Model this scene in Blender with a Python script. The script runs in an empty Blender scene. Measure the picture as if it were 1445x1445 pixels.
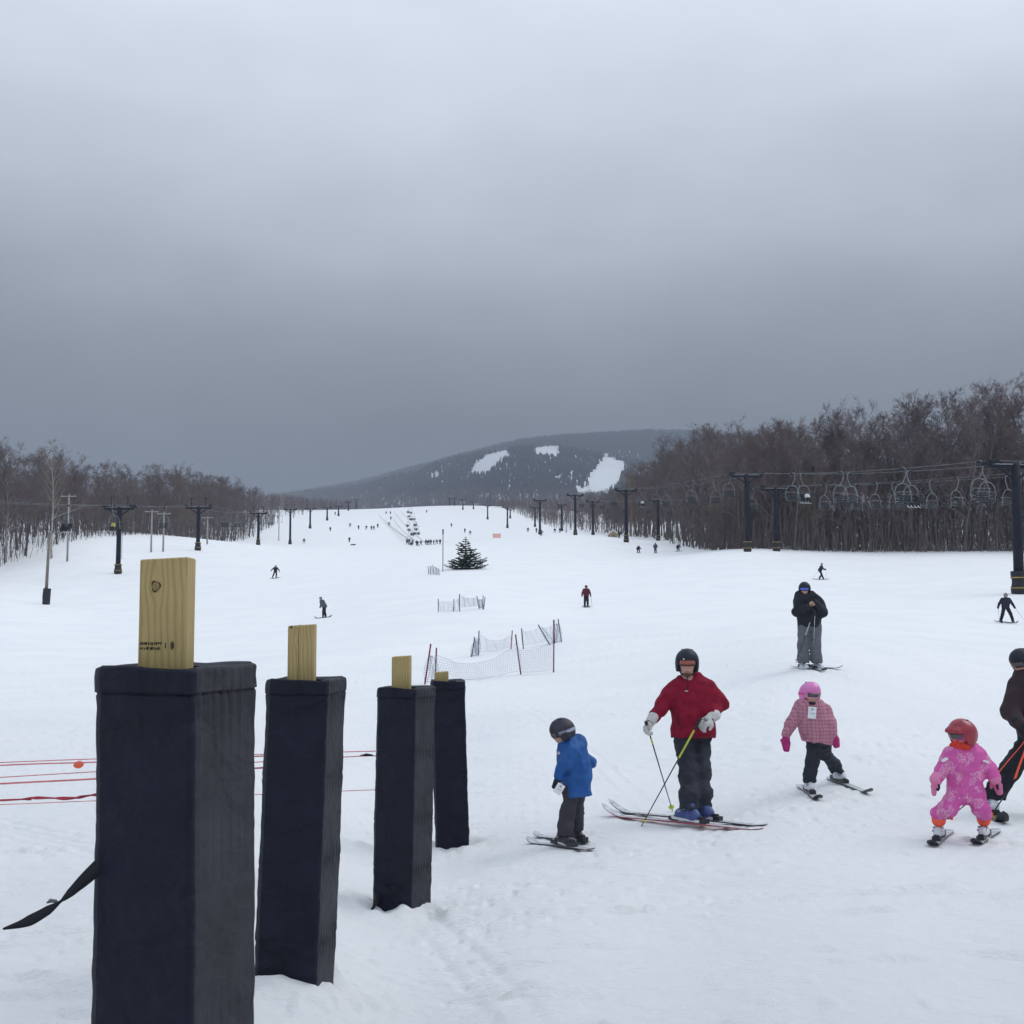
import bpy, math, random
import numpy as np
from mathutils import Vector, Matrix

# ------------------------------------------------------------------ camera, sky, sun, exposure
scene = bpy.context.scene
COL = scene.collection
F, CX, CY = 1700.0, 722.5, 722.5            # focal length and centre in photograph pixels
PITCH = math.atan(127.5 / F)
CP, SP = math.cos(PITCH), math.sin(PITCH)
cam_d = bpy.data.cameras.new('camera')
cam = bpy.data.objects.new('camera', cam_d)
COL.objects.link(cam)
cam.location = (0, 0, 0)
cam.rotation_euler = (math.pi / 2 + PITCH, 0, 0)
cam_d.sensor_width = 36
cam_d.lens = 36 * F / 1445.0
cam_d.clip_start = 0.1
cam_d.clip_end = 20000
scene.camera = cam

SUN_EL, SUN_AZ = math.radians(48), math.radians(70)   # azimuth from +Y towards +X
world = bpy.data.worlds.new('World')
scene.world = world
world.use_nodes = True
nt = world.node_tree
nt.nodes.clear()
w_out = nt.nodes.new('ShaderNodeOutputWorld')
w_bg = nt.nodes.new('ShaderNodeBackground')
w_sky = nt.nodes.new('ShaderNodeTexSky')
w_sky.sky_type = 'NISHITA'
w_sky.sun_disc = False
w_sky.sun_elevation = SUN_EL
w_sky.sun_rotation = SUN_AZ
w_sky.dust_density = 5
tc = nt.nodes.new('ShaderNodeTexCoord')
sep = nt.nodes.new('ShaderNodeSeparateXYZ')
nt.links.new(tc.outputs['Generated'], sep.inputs[0])
nz = nt.nodes.new('ShaderNodeTexNoise')
nz.inputs['Scale'].default_value = 2.6
nz.inputs['Detail'].default_value = 5
nz.inputs['Roughness'].default_value = 0.5
mpw = nt.nodes.new('ShaderNodeMapping')
mpw.inputs['Scale'].default_value = (1, 1, 2.2)
nt.links.new(tc.outputs['Generated'], mpw.inputs[0])
nt.links.new(mpw.outputs[0], nz.inputs['Vector'])
ma = nt.nodes.new('ShaderNodeMath')
ma.operation = 'MULTIPLY_ADD'
nt.links.new(nz.outputs['Fac'], ma.inputs[0])
ma.inputs[1].default_value = 0.15
nt.links.new(sep.outputs['Z'], ma.inputs[2])
mb_ = nt.nodes.new('ShaderNodeMath')
mb_.operation = 'SUBTRACT'
nt.links.new(ma.outputs[0], mb_.inputs[0])
mb_.inputs[1].default_value = 0.072
ramp = nt.nodes.new('ShaderNodeValToRGB')
nt.links.new(mb_.outputs[0], ramp.inputs[0])
SKY = [(p_, (v_, v_ * 1.104, v_ * 1.255)) for p_, v_ in ((0.0, .150), (0.10, .150), (0.16, .200), (0.24, .345), (0.33, .530), (0.44, .740), (0.62, .800), (1.0, .810))]
ramp.color_ramp.interpolation = 'B_SPLINE'
el = ramp.color_ramp.elements
el[0].position, el[0].color = SKY[0][0], (*SKY[0][1], 1)
el[1].position, el[1].color = SKY[-1][0], (*SKY[-1][1], 1)
for p_, c_ in SKY[1:-1]:
    e_ = el.new(p_)
    e_.color = (*c_, 1)
mul = nt.nodes.new('ShaderNodeVectorMath')
mul.operation = 'SCALE'
mul.inputs['Scale'].default_value = 10.0
nt.links.new(ramp.outputs[0], mul.inputs[0])
nz2 = nt.nodes.new('ShaderNodeTexNoise')
nz2.inputs['Scale'].default_value = 3.4
nz2.inputs['Detail'].default_value = 6
nz2.inputs['Roughness'].default_value = .55
nt.links.new(mpw.outputs[0], nz2.inputs['Vector'])
mr = nt.nodes.new('ShaderNodeMapRange')                # uneven thickness of the cloud sheet
mr.inputs['From Min'].default_value, mr.inputs['From Max'].default_value = .3, .7
mr.inputs['To Min'].default_value, mr.inputs['To Max'].default_value = 9.2, 10.8
nt.links.new(nz2.outputs['Fac'], mr.inputs['Value'])
nt.links.new(mr.outputs[0], mul.inputs['Scale'])
hsv = nt.nodes.new('ShaderNodeHueSaturation')
hsv.inputs['Saturation'].default_value = 0.25
nt.links.new(w_sky.outputs[0], hsv.inputs['Color'])
mixw = nt.nodes.new('ShaderNodeMix')
mixw.data_type = 'RGBA'
mixw.inputs['Factor'].default_value = 0.04           # thick cloud: little of the clear sky comes through
nt.links.new(mul.outputs[0], mixw.inputs[6])
nt.links.new(hsv.outputs[0], mixw.inputs[7])
nt.links.new(mixw.outputs[2], w_bg.inputs['Color'])
w_bg.inputs['Strength'].default_value = 0.1
nt.links.new(w_bg.outputs[0], w_out.inputs[0])

sun_d = bpy.data.lights.new('sun', 'SUN')
sun_d.energy = 1.05
sun_d.angle = math.radians(35)
sun_d.color = (1.0, 0.985, 0.96)
sun = bpy.data.objects.new('sun', sun_d)
COL.objects.link(sun)
sdir = Vector((math.sin(SUN_AZ) * math.cos(SUN_EL), math.cos(SUN_AZ) * math.cos(SUN_EL), math.sin(SUN_EL)))
sun.rotation_euler = sdir.to_track_quat('Z', 'Y').to_euler()
sun.location = (0, 0, 50)

vs = scene.view_settings
vs.view_transform = 'Standard'
vs.look = 'None'
vs.exposure = 0.29
vs.gamma = 1
vs.use_curve_mapping = False
scene.cycles.volume_bounces = 0
scene.cycles.max_bounces = 6

# ------------------------------------------------------------------ helpers
rng = np.random.default_rng(7)
random.seed(7)


def ray(px, py):
    c0, up = (px - CX) / F, (CY - py) / F
    return np.array([c0, CP - up * SP, SP + up * CP])


def P(px, py, D):
    r = ray(px, py)
    return r * (D / r[1])


def proj(p):
    """world points (n,3) -> photograph pixels"""
    p = np.atleast_2d(p)
    fw = p[:, 1] * CP + p[:, 2] * SP
    up = -p[:, 1] * SP + p[:, 2] * CP
    return CX + F * p[:, 0] / fw, CY - F * up / fw


_T2 = np.random.default_rng(3).random((256, 256))
_T3 = np.random.default_rng(4).random((40, 40, 40))


def vnoise2(x, y):
    xi, yi = np.floor(x).astype(int), np.floor(y).astype(int)
    fx, fy = x - xi, y - yi
    fx, fy = fx * fx * (3 - 2 * fx), fy * fy * (3 - 2 * fy)
    a = _T2[xi % 256, yi % 256]; b = _T2[(xi + 1) % 256, yi % 256]
    c = _T2[xi % 256, (yi + 1) % 256]; d = _T2[(xi + 1) % 256, (yi + 1) % 256]
    return (a * (1 - fx) + b * fx) * (1 - fy) + (c * (1 - fx) + d * fx) * fy - 0.5


def vnoise3(p):
    i = np.floor(p).astype(int)
    f = p - i
    f = f * f * (3 - 2 * f)
    i0, i1 = i % 40, (i + 1) % 40
    g = lambda a, b, c: _T3[a[..., 0], b[..., 1], c[..., 2]]
    fx, fy, fz = f[..., 0], f[..., 1], f[..., 2]
    x00 = g(i0, i0, i0) * (1 - fx) + g(i1, i0, i0) * fx
    x10 = g(i0, i1, i0) * (1 - fx) + g(i1, i1, i0) * fx
    x01 = g(i0, i0, i1) * (1 - fx) + g(i1, i0, i1) * fx
    x11 = g(i0, i1, i1) * (1 - fx) + g(i1, i1, i1) * fx
    return (x00 * (1 - fy) + x10 * fy) * (1 - fz) + (x01 * (1 - fy) + x11 * fy) * fz - 0.5


MATS = {}


def mat(name, col, rough=0.7, var=0.15, scale=6.0, bump=0.0, bscale=60.0, metal=0.0, spec=0.3, sheen=0.0, stretch=(1, 1, 1), coat=0.0):
    """plain procedural material: noise varies the colour and a finer noise gives relief"""
    if name in MATS:
        return MATS[name]
    m = bpy.data.materials.new(name)
    m.use_nodes = True
    n = m.node_tree
    b = n.nodes['Principled BSDF']
    b.inputs['Roughness'].default_value = rough
    b.inputs['Metallic'].default_value = metal
    b.inputs['Specular IOR Level'].default_value = spec
    if sheen:
        b.inputs['Sheen Weight'].default_value = sheen
        b.inputs['Sheen Roughness'].default_value = 0.4
    if coat:
        b.inputs['Coat Weight'].default_value = coat
        b.inputs['Coat Roughness'].default_value = 0.15
    t = n.nodes.new('ShaderNodeTexCoord')
    mp = n.nodes.new('ShaderNodeMapping')
    mp.inputs['Scale'].default_value = stretch
    n.links.new(t.outputs['Object'], mp.inputs[0])
    no = n.nodes.new('ShaderNodeTexNoise')
    no.inputs['Scale'].default_value = scale
    no.inputs['Detail'].default_value = 5
    n.links.new(mp.outputs[0], no.inputs['Vector'])
    r = n.nodes.new('ShaderNodeValToRGB')
    r.color_ramp.elements[0].position = 0.3
    r.color_ramp.elements[1].position = 0.7
    r.color_ramp.elements[0].color = (*[c * (1 - var) for c in col], 1)
    r.color_ramp.elements[1].color = (*[min(1, c * (1 + var)) for c in col], 1)
    n.links.new(no.outputs['Fac'], r.inputs[0])
    n.links.new(r.outputs[0], b.inputs['Base Color'])
    if bump:
        nb = n.nodes.new('ShaderNodeTexNoise')
        nb.inputs['Scale'].default_value = bscale
        nb.inputs['Detail'].default_value = 4
        n.links.new(mp.outputs[0], nb.inputs['Vector'])
        bp = n.nodes.new('ShaderNodeBump')
        bp.inputs['Strength'].default_value = bump
        bp.inputs['Distance'].default_value = 0.01
        n.links.new(nb.outputs['Fac'], bp.inputs['Height'])
        n.links.new(bp.outputs[0], b.inputs['Normal'])
    MATS[name] = m
    return m


def nodes_of(m):
    return m.node_tree, m.node_tree.nodes['Principled BSDF']


def new_mesh(name, V, faces, m=None, smooth=False, midx=None):
    """faces: list of index tuples or an (n,k) array"""
    me = bpy.data.meshes.new(name)
    V = np.asarray(V, dtype=np.float32).reshape(-1, 3)
    if isinstance(faces, np.ndarray):
        k = faces.shape[1]
        me.vertices.add(len(V)); me.vertices.foreach_set('co', V.ravel())
        me.loops.add(faces.size); me.loops.foreach_set('vertex_index', faces.astype(np.int32).ravel())
        me.polygons.add(len(faces))
        me.polygons.foreach_set('loop_start', np.arange(0, faces.size, k, dtype=np.int32))
        me.update(calc_edges=True)
    else:
        me.from_pydata(V.tolist(), [], faces)
        me.update()
    ms = m if isinstance(m, (list, tuple)) else [m]
    for q in ms:
        if q is not None:
            me.materials.append(q)
    if midx is not None:
        me.polygons.foreach_set('material_index', np.asarray(midx, dtype=np.int32))
    if smooth:
        me.polygons.foreach_set('use_smooth', np.ones(len(me.polygons), dtype=bool))
    return me


def link(name, data, parent=None, loc=None, label=None, cat=None, group=None, kind=None):
    o = bpy.data.objects.new(name, data)
    COL.objects.link(o)
    if parent is not None:
        o.parent = parent
    if loc is not None:
        o.location = [float(v) for v in loc]
    if label: o['label'] = label
    if cat: o['category'] = cat
    if group: o['group'] = group
    if kind: o['kind'] = kind
    return o


def thing(name, loc, label, cat, group=None, rz=0.0):
    o = link(name, None, loc=loc, label=label, cat=cat, group=group)
    o.rotation_euler = (0, 0, rz)
    return o


def copy_tree(o, kids):
    """a copy of a thing and of its parts; kids = [(part, [sub-parts])]"""
    c = o.copy()
    COL.objects.link(c)
    for k, subs in kids:
        q = k.copy(); COL.objects.link(q); q.parent = c
        for s2 in subs:
            w = s2.copy(); COL.objects.link(w); w.parent = q
    return c


class MB:
    """collects shapes into one mesh"""
    def __init__(s):
        s.v, s.f, s.n = [], [], 0

    def add(s, V, Fs):
        V = np.asarray(V, float).reshape(-1, 3)
        s.v.append(V)
        s.f += [tuple(i + s.n for i in f) for f in Fs]
        s.n += len(V)

    def box(s, c, size, R=None):
        c = np.asarray(c, float); h = np.asarray(size, float) / 2
        q = np.array([[x, y, z] for z in (-1, 1) for y in (-1, 1) for x in (-1, 1)]) * h
        if R is not None:
            q = q @ np.asarray(R).T
        s.add(q + c, [(0, 2, 3, 1), (4, 5, 7, 6), (0, 1, 5, 4), (2, 6, 7, 3), (0, 4, 6, 2), (1, 3, 7, 5)])

    def tube(s, pts, rad, n=6, caps=True):
        pts = np.asarray(pts, float)
        m = len(pts)
        rad = np.broadcast_to(np.asarray(rad, float), (m,))
        tg = np.gradient(pts, axis=0)
        tg /= np.linalg.norm(tg, axis=1, keepdims=True) + 1e-12
        ref = np.array([0, 0, 1.0]) if abs(tg[:, 2]).mean() < 0.8 else np.array([0, 1.0, 0])
        u = np.cross(tg, ref); u /= np.linalg.norm(u, axis=1, keepdims=True) + 1e-9
        w = np.cross(u, tg)
        a = np.arange(n) * 2 * math.pi / n
        V = pts[:, None] + rad[:, None, None] * (u[:, None] * np.cos(a)[None, :, None] + w[:, None] * np.sin(a)[None, :, None])
        Fs = []
        for i in range(m - 1):
            for j in range(n):
                k = (j + 1) % n
                Fs.append((i * n + j, (i + 1) * n + j, (i + 1) * n + k, i * n + k))
        if caps and n > 2:
            Fs.append(tuple(range(n)))
            Fs.append(tuple(reversed(range((m - 1) * n, m * n))))
        s.add(V.reshape(-1, 3), Fs)

    def mesh(s, name, m, smooth=False):
        return new_mesh(name, np.concatenate(s.v), s.f, m, smooth)


def spline(pts, n):
    """Catmull-Rom through pts"""
    p = np.asarray(pts, float)
    q = np.vstack([2 * p[0] - p[1], p, 2 * p[-1] - p[-2]])
    out = []
    t_ = np.linspace(0, len(p) - 1, n)
    for t in t_:
        i = min(int(t), len(p) - 2); f = t - i
        a, b, c, d = q[i], q[i + 1], q[i + 2], q[i + 3]
        out.append(0.5 * (2 * b + (c - a) * f + (2 * a - 5 * b + 4 * c - d) * f * f + (3 * b - a - 3 * c + d) * f ** 3))
    return np.array(out)


# ------------------------------------------------------------------ terrain: heights from things whose size is known
CTRL = [  # photograph column, row, distance in metres
    (420, 1398, 6.5), (570, 1290, 9.4), (640, 1204, 12.0), (790, 1195, 11.5), (985, 1157, 12.65), (1165, 1122, 13.2),
    (1350, 1190, 10.9), (1430, 1152, 12.6), (1138, 943, 24.9), (781, 949, 36), (600, 966, 33), (675, 924, 48), (790, 906, 50),
    (1417, 879, 66), (648, 861, 80), (827, 857, 94), (457, 872, 92), (389, 816, 150), (66, 853, 133), (167, 810, 163),
    (1158, 818, 119), (1437, 838, 93), (1055, 778, 155), (1096, 778, 162), (1250, 781, 165), (1420, 780, 165), (884, 765, 227),
    (929, 763, 283), (657, 803, 140), (925, 781, 195), (605, 768, 370), (580, 718, 1000), (812, 755, 293), (762, 754, 350),
    (837, 755, 345), (437, 748, 420), (409, 764, 380), (364, 769, 281), (279, 771, 205), (690, 717, 1000), (480, 724, 950), (100, 773, 185),
    (0, 812, 165), (0, 858, 118), (400, 722, 1000), (850, 728, 1000), (1000, 740, 800), (1250, 745, 420), (100, 745, 500), (200, 958, 40), (20, 955, 42)]
ctl, val = [], []
for c, r, D in CTRL:
    p = P(c, r, D)
    ctl.append((p[0] / p[1] * 3.0, math.log(D + 20))); val.append(p[2] / (D + 20))
for a in (-.42, -.2, 0, .2, .42):
    for D, z in ((1.0, -1.72), (3.5, -1.86)):
        ctl.append((a * 3, math.log(D + 20))); val.append(z / (D + 20))
    ctl.append((a * 3, math.log(1520))); val.append(72 / 1520)
    ctl.append((a * 3, math.log(2520))); val.append(40 / 2520)
for a in (-.40, -.2, .0):
    ctl.append((a * 3, math.log(40))); val.append(-2.15 / 40)
ctl, val = np.array(ctl), np.array(val)


def _U(r2):
    return r2 * np.log(r2 + 1e-12)


_n = len(ctl)
_K = _U(((ctl[:, None] - ctl[None]) ** 2).sum(-1)) + np.eye(_n) * 0.002
_Pm = np.hstack([np.ones((_n, 1)), ctl])
_A = np.zeros((_n + 3, _n + 3)); _A[:_n, :_n] = _K; _A[:_n, _n:] = _Pm; _A[_n:, :_n] = _Pm.T
_W = np.linalg.solve(_A, np.concatenate([val, np.zeros(3)]))


def aD(x, y):
    az = np.arctan2(x, y)
    lim = 0.45
    azl = math.atan(lim)
    aa = np.abs(az)
    a = np.where(aa < azl, np.tan(np.minimum(aa, azl)), lim * (math.pi - aa) / (math.pi - azl)) * np.sign(az)
    D = np.hypot(x, y) / np.sqrt(1 + np.minimum(np.abs(a), lim) ** 2)
    return a, D


def gz0(x, y):
    x, y = np.asarray(x, float), np.asarray(y, float)
    sh = x.shape
    a, D = aD(x.ravel(), y.ravel())
    u, v = a * 3, np.log(np.clip(D, 0, 2600) + 20)
    out = _W[_n] + _W[_n + 1] * u + _W[_n + 2] * v
    for i in range(_n):
        out = out + _W[i] * _U((u - ctl[i, 0]) ** 2 + (v - ctl[i, 1]) ** 2)
    return (out * (np.clip(D, 0, 2600) + 20)).reshape(sh)


POSTS = [  # pad centre column, row of pad top, distance, pad yaw (deg), timber yaw, timber top row, lean x, pad width
    dict(c=252, top=938, D=3.65, yaw=-20.5, tyaw=5, ttop=789, tc=238, lean=(.012, 0), w=.330),
    dict(c=434, top=957, D=6.5, yaw=-9, tyaw=3.6, ttop=882, tc=427, lean=(-.030, 0), w=.325),
    dict(c=574, top=969, D=9.4, yaw=-24.5, tyaw=-1.6, ttop=926, tc=567, lean=(-.016, 0), w=.325),
    dict(c=632, top=960, D=12.1, yaw=3, tyaw=3, ttop=948, tc=623, lean=(.030, 0), w=.320)]
for q in POSTS:
    q['xy'] = P(q['c'], q['top'], q['D'])[:2]
_tr = random.Random(21)
TRACKS = []
for i in range(34):
    TRACKS.append(('y', _tr.uniform(-7, 12), _tr.uniform(9, 38), _tr.uniform(-1.2, 1.2), _tr.uniform(-.02, .02), _tr.uniform(2, 6), _tr.uniform(.15, .5), .035))
for i in range(70):
    TRACKS.append(('x', _tr.uniform(-6, 9), _tr.uniform(5.5, 20), _tr.uniform(-.22, .22), _tr.uniform(-.03, .03), _tr.uniform(.4, 2.2), _tr.uniform(.4, 1), .026))
for i in range(200):
    TRACKS.append(('x', _tr.uniform(-4, 7), 5.3 + 13 * _tr.random() ** 1.5, _tr.uniform(-.3, .3), _tr.uniform(-.2, .2), _tr.uniform(.06, .35), _tr.uniform(.6, 1.5), _tr.uniform(.02, .04)))


def detail(x, y):
    r = np.hypot(x, y)
    f = np.clip(1.0 - (r - 35) / 60, 0.0, 1)
    z = 0.035 * vnoise2(x * .35 + 9, y * .35) + 0.02 * vnoise2(x * .9, y * .9 + 4)
    z += f * (0.012 * vnoise2(x * 1.6 + y * .3, y * 5 - x * .6) + 0.010 * vnoise2(x * 3.1, y * 9) + 0.012 * vnoise2(x * 9, y * 14))
    c = vnoise2(x * 6.3 + 2, y * 7.7) + .6 * vnoise2(x * .55, y * .7 + 31)       # churned patches with crumbs
    z += f * 0.065 * np.clip(c - .28, 0, .25)
    c2 = vnoise2(x * 11 + 7, y * 13) + .7 * vnoise2(x * .8 + 50, y * .8)
    z -= f * 0.09 * np.clip(c2 - .38, 0, .25)
    near = r < 40
    xn, yn = x[near], y[near]
    g = np.zeros_like(xn)
    for ax, x0, y0, b, cc, L, am, wd in TRACKS:
        u, v = (yn - y0, xn - x0) if ax == 'y' else (xn - x0, yn - y0)
        k = np.nonzero(np.abs(u) < 1.5 * L)[0]
        if len(k) == 0:
            continue
        u, v = u[k], v[k]
        e = np.exp(-(u / L) ** 4) * am
        for off in ((0, .22) if ax == 'y' else (0,)):
            d = v - (b * u + cc * u * u) - off
            g[k] += e * (-.034 * np.exp(-(d / wd) ** 2) + .020 * np.exp(-((d - 2.1 * wd) / wd) ** 2))
    z[near] += g
    for q in POSTS:
        d = np.hypot(x - q['xy'][0], y - q['xy'][1] - .02)
        m = np.exp(-np.clip(d - .15, 0, 9) ** 2 / .10)
        z += m * (.055 + .16 * vnoise2(x * 5 + q['c'], y * 5) + .05 * vnoise2(x * 17, y * 17))
    return z


def gz(x, y):
    x, y = np.atleast_1d(np.asarray(x, float)), np.atleast_1d(np.asarray(y, float))
    return gz0(x, y) + detail(x, y)


def gpt(x, y):
    return np.array([x, y, gz(x, y)[0]])


_DS = np.exp(np.linspace(math.log(3.0), math.log(1500), 1500))


def G(px, py):
    """where the ray through a photograph pixel meets the snow"""
    r = ray(px, py)
    X, Y, Z = r[0] / r[1] * _DS, _DS, r[2] / r[1] * _DS
    h = gz0(X, Y)
    hit = np.nonzero(Z < h)[0]
    if len(hit) == 0:
        i = int(np.argmin(Z - h))
        return np.array([X[i], Y[i], h[i]])
    i = max(1, hit[0])
    d0, d1 = (Z - h)[i - 1], (Z - h)[i]
    t = d0 / (d0 - d1 + 1e-9)
    D = _DS[i - 1] + t * (_DS[i] - _DS[i - 1])
    return gpt(r[0] / r[1] * D, D)


def GD(px, D):
    """ground point in the direction of a column at a distance"""
    x = (px - CX) / F * D
    return gpt(x, D)


# snow sheet
az_in = np.linspace(-math.radians(26), math.radians(26), 640)
az_out = np.concatenate([np.linspace(-math.pi, az_in[0], 60)[:-1], az_in, np.linspace(az_in[-1], math.pi, 60)[1:]])
rr = np.concatenate([np.linspace(.3, 4.2, 14)[:-1], np.exp(np.linspace(math.log(4.2), math.log(34), 420))[:-1], np.exp(np.linspace(math.log(34), math.log(2400), 260))])
AZ, RR = np.meshgrid(az_out, rr)
gx, gy = (RR * np.sin(AZ)).ravel(), (RR * np.cos(AZ)).ravel()
gzv = gz(gx, gy)
nr, na = RR.shape
ii = (np.arange(nr - 1)[:, None] * na + np.arange(na - 1)[None]).ravel()
gf = np.stack([ii, ii + 1, ii + na + 1, ii + na], 1)[:, ::-1]

snow = bpy.data.materials.new('snow')
snow.use_nodes = True
n_, b_ = nodes_of(snow)
b_.inputs['Roughness'].default_value = 0.65
b_.inputs['Specular IOR Level'].default_value = 0.25
t_ = n_.nodes.new('ShaderNodeTexCoord')
no_ = n_.nodes.new('ShaderNodeTexNoise'); no_.inputs['Scale'].default_value = 0.25; no_.inputs['Detail'].default_value = 8; no_.inputs['Roughness'].default_value = .6
n_.links.new(t_.outputs['Object'], no_.inputs['Vector'])
rp_ = n_.nodes.new('ShaderNodeValToRGB')
rp_.color_ramp.elements[0].position, rp_.color_ramp.elements[1].position = .3, .7
rp_.color_ramp.elements[0].color, rp_.color_ramp.elements[1].color = (.80, .815, .84, 1), (.865, .875, .89, 1)
n_.links.new(no_.outputs['Fac'], rp_.inputs[0])
n_.links.new(rp_.outputs[0], b_.inputs['Base Color'])
mp_ = n_.nodes.new('ShaderNodeMapping'); mp_.inputs['Scale'].default_value = (4, 9, 4); mp_.inputs['Rotation'].default_value = (0, 0, .12)
n_.links.new(t_.outputs['Object'], mp_.inputs[0])
nb_ = n_.nodes.new('ShaderNodeTexNoise'); nb_.inputs['Scale'].default_value = 3.2; nb_.inputs['Detail'].default_value = 9; nb_.inputs['Roughness'].default_value = .72
n_.links.new(mp_.outputs[0], nb_.inputs['Vector'])
bp_ = n_.nodes.new('ShaderNodeBump'); bp_.inputs['Strength'].default_value = .85; bp_.inputs['Distance'].default_value = .04
n_.links.new(nb_.outputs['Fac'], bp_.inputs['Height'])
n_.links.new(bp_.outputs[0], b_.inputs['Normal'])
MATS['snow'] = snow
link('snow_slope', new_mesh('snow_slope', np.stack([gx, gy, gzv], 1), gf, snow, True), kind='structure')
# ------------------------------------------------------------------ the mountain behind, its ski runs left open between the trees
R1C = [0, 300, 400, 440, 500, 560, 600, 640, 680, 720, 760, 790, 850, 900, 960, 1050, 1200, 1500]
R1R = [735, 715, 702, 697, 690, 676, 664, 651, 642, 636, 633, 636, 645, 655, 662, 680, 705, 730]
R2C = [0, 400, 500, 560, 600, 680, 740, 790, 850, 900, 950, 1000, 1060, 1150, 1300, 1500]
R2R = [745, 712, 694, 678, 668, 648, 634, 628, 624, 621, 619, 620, 628, 650, 690, 730]


def mscale(c):
    """the mountain's left shoulder runs back into the distance"""
    return np.interp(c, [330, 480, 600, 720, 2000], [1.6, 1.45, 1.18, 1.0, 1.0])


def mtn(x, y):
    c = CX + F * x / y
    k = mscale(c)
    yn = y / k
    z1 = (850 - np.interp(c, R1C, R1R)) / F * 2400
    z2 = (850 - np.interp(c, R2C, R2R)) / F * 3800
    t = np.clip((yn - 1150) / 1250, 0, 1)
    zf = 30 + (z1 - 30) * (t ** 1.12)
    t2 = np.clip((yn - 2400) / 1400, 0, 1)
    zb = z1 + (z2 - z1) * (t2 * t2 * (3 - 2 * t2)) - 18 * np.sin(math.pi * np.clip((yn - 2400) / 700, 0, 1))
    t3 = np.clip((yn - 3800) / 700, 0, 1)
    z = (np.where(yn < 2400, zf, zb) - t3 * 250) * np.where(yn < 1250, 1, k)
    return z + 14 * vnoise2(x / 130, y / 170) * np.clip((yn - 1200) / 300, 0, 1) * np.clip((2500 - yn) / 200, 0.35, 1)


ys = np.concatenate([np.linspace(1150, 2500, 110), np.linspace(2530, 4500, 80)])
cs = np.linspace(-150, 1650, 240)
C_, Y_ = np.meshgrid(cs, ys)
Y_ = Y_ * mscale(C_)
mx = ((C_ - CX) / F * Y_).ravel(); my = Y_.ravel()
mz = mtn(mx, my)
nr, na = C_.shape
ii = (np.arange(nr - 1)[:, None] * na + np.arange(na - 1)[None]).ravel()
mf = np.stack([ii, ii + 1, ii + na + 1, ii + na], 1)
link('mountain', new_mesh('mountain', np.stack([mx, my, mz], 1), mf, mat('far_snow', (.74, .77, .82), .8, .06, .01), True), kind='structure')

RUNS = [[(662, 663), (672, 652), (690, 641), (712, 634), (722, 637), (704, 646), (694, 656), (684, 663)],
        [(752, 633), (770, 629), (789, 629), (790, 637), (756, 637)],
        [(838, 661), (846, 652), (852, 644), (866, 646), (883, 652), (876, 668), (864, 681), (858, 692), (812, 693), (812, 688), (829, 687), (830, 675)],
        [(908, 655), (926, 659), (922, 670), (910, 667)],
        [(604, 671), (617, 665), (620, 669), (608, 673)]]


def inpoly(px, py, poly):
    ins = np.zeros(len(px), bool)
    j = len(poly) - 1
    for i in range(len(poly)):
        xi, yi = poly[i]; xj, yj = poly[j]
        c = ((yi > py) != (yj > py)) & (px < (xj - xi) * (py - yi) / (yj - yi + 1e-9) + xi)
        ins ^= c
        j = i
    return ins


def scatter_mtn(n, d0, d1, c0, c1):
    c = rng.uniform(c0, c1, n); y = np.sqrt(rng.uniform(d0 ** 2, d1 ** 2, n)) * mscale(c)
    x = (c - CX) / F * y
    z = mtn(x, y)
    return x, y, z


def drop_runs(x, y, z, h):
    keep = np.ones(len(x), bool)
    jx, jy = rng.normal(0, 1.1, len(x)), rng.normal(0, .7, len(x))      # ragged forest edges
    for f in (0, .5, 1.0):
        px, py = proj(np.stack([x, y, z + h * f], 1))
        px = px + jx; py = py + jy
        for r in RUNS:
            keep &= ~inpoly(px, py, r)
    return keep


def cone_trees(x, y, z, h, w, sides=5):
    """conifers: three stacked skirts each, all one mesh"""
    n = len(x)
    V, Fs = [], []
    base = 0
    ang = rng.uniform(0, 6.28, n)
    for k, (b0, t0, ww) in enumerate(((.08, .55, 1.0), (.35, .8, .72), (.6, 1.0, .45))):
        ring = []
        for s in range(sides):
            a = ang + s * 2 * math.pi / sides + k
            rj = w * ww * rng.uniform(.7, 1.25, n)
            ring.append(np.stack([x + np.cos(a) * rj, y + np.sin(a) * rj, z + h * (b0 + rng.uniform(-.05, .05, n))], 1))
        tip = np.stack([x, y, z + h * t0], 1)
        A = np.stack(ring + [tip], 1)
        V.append(A.reshape(-1, 3))
        i0 = base + np.arange(n)[:, None] * (sides + 1)
        for s in range(sides):
            Fs.append(np.concatenate([i0 + s, i0 + (s + 1) % sides, i0 + sides], 1))
        base += n * (sides + 1)
    return np.concatenate(V), np.concatenate(Fs)


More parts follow.
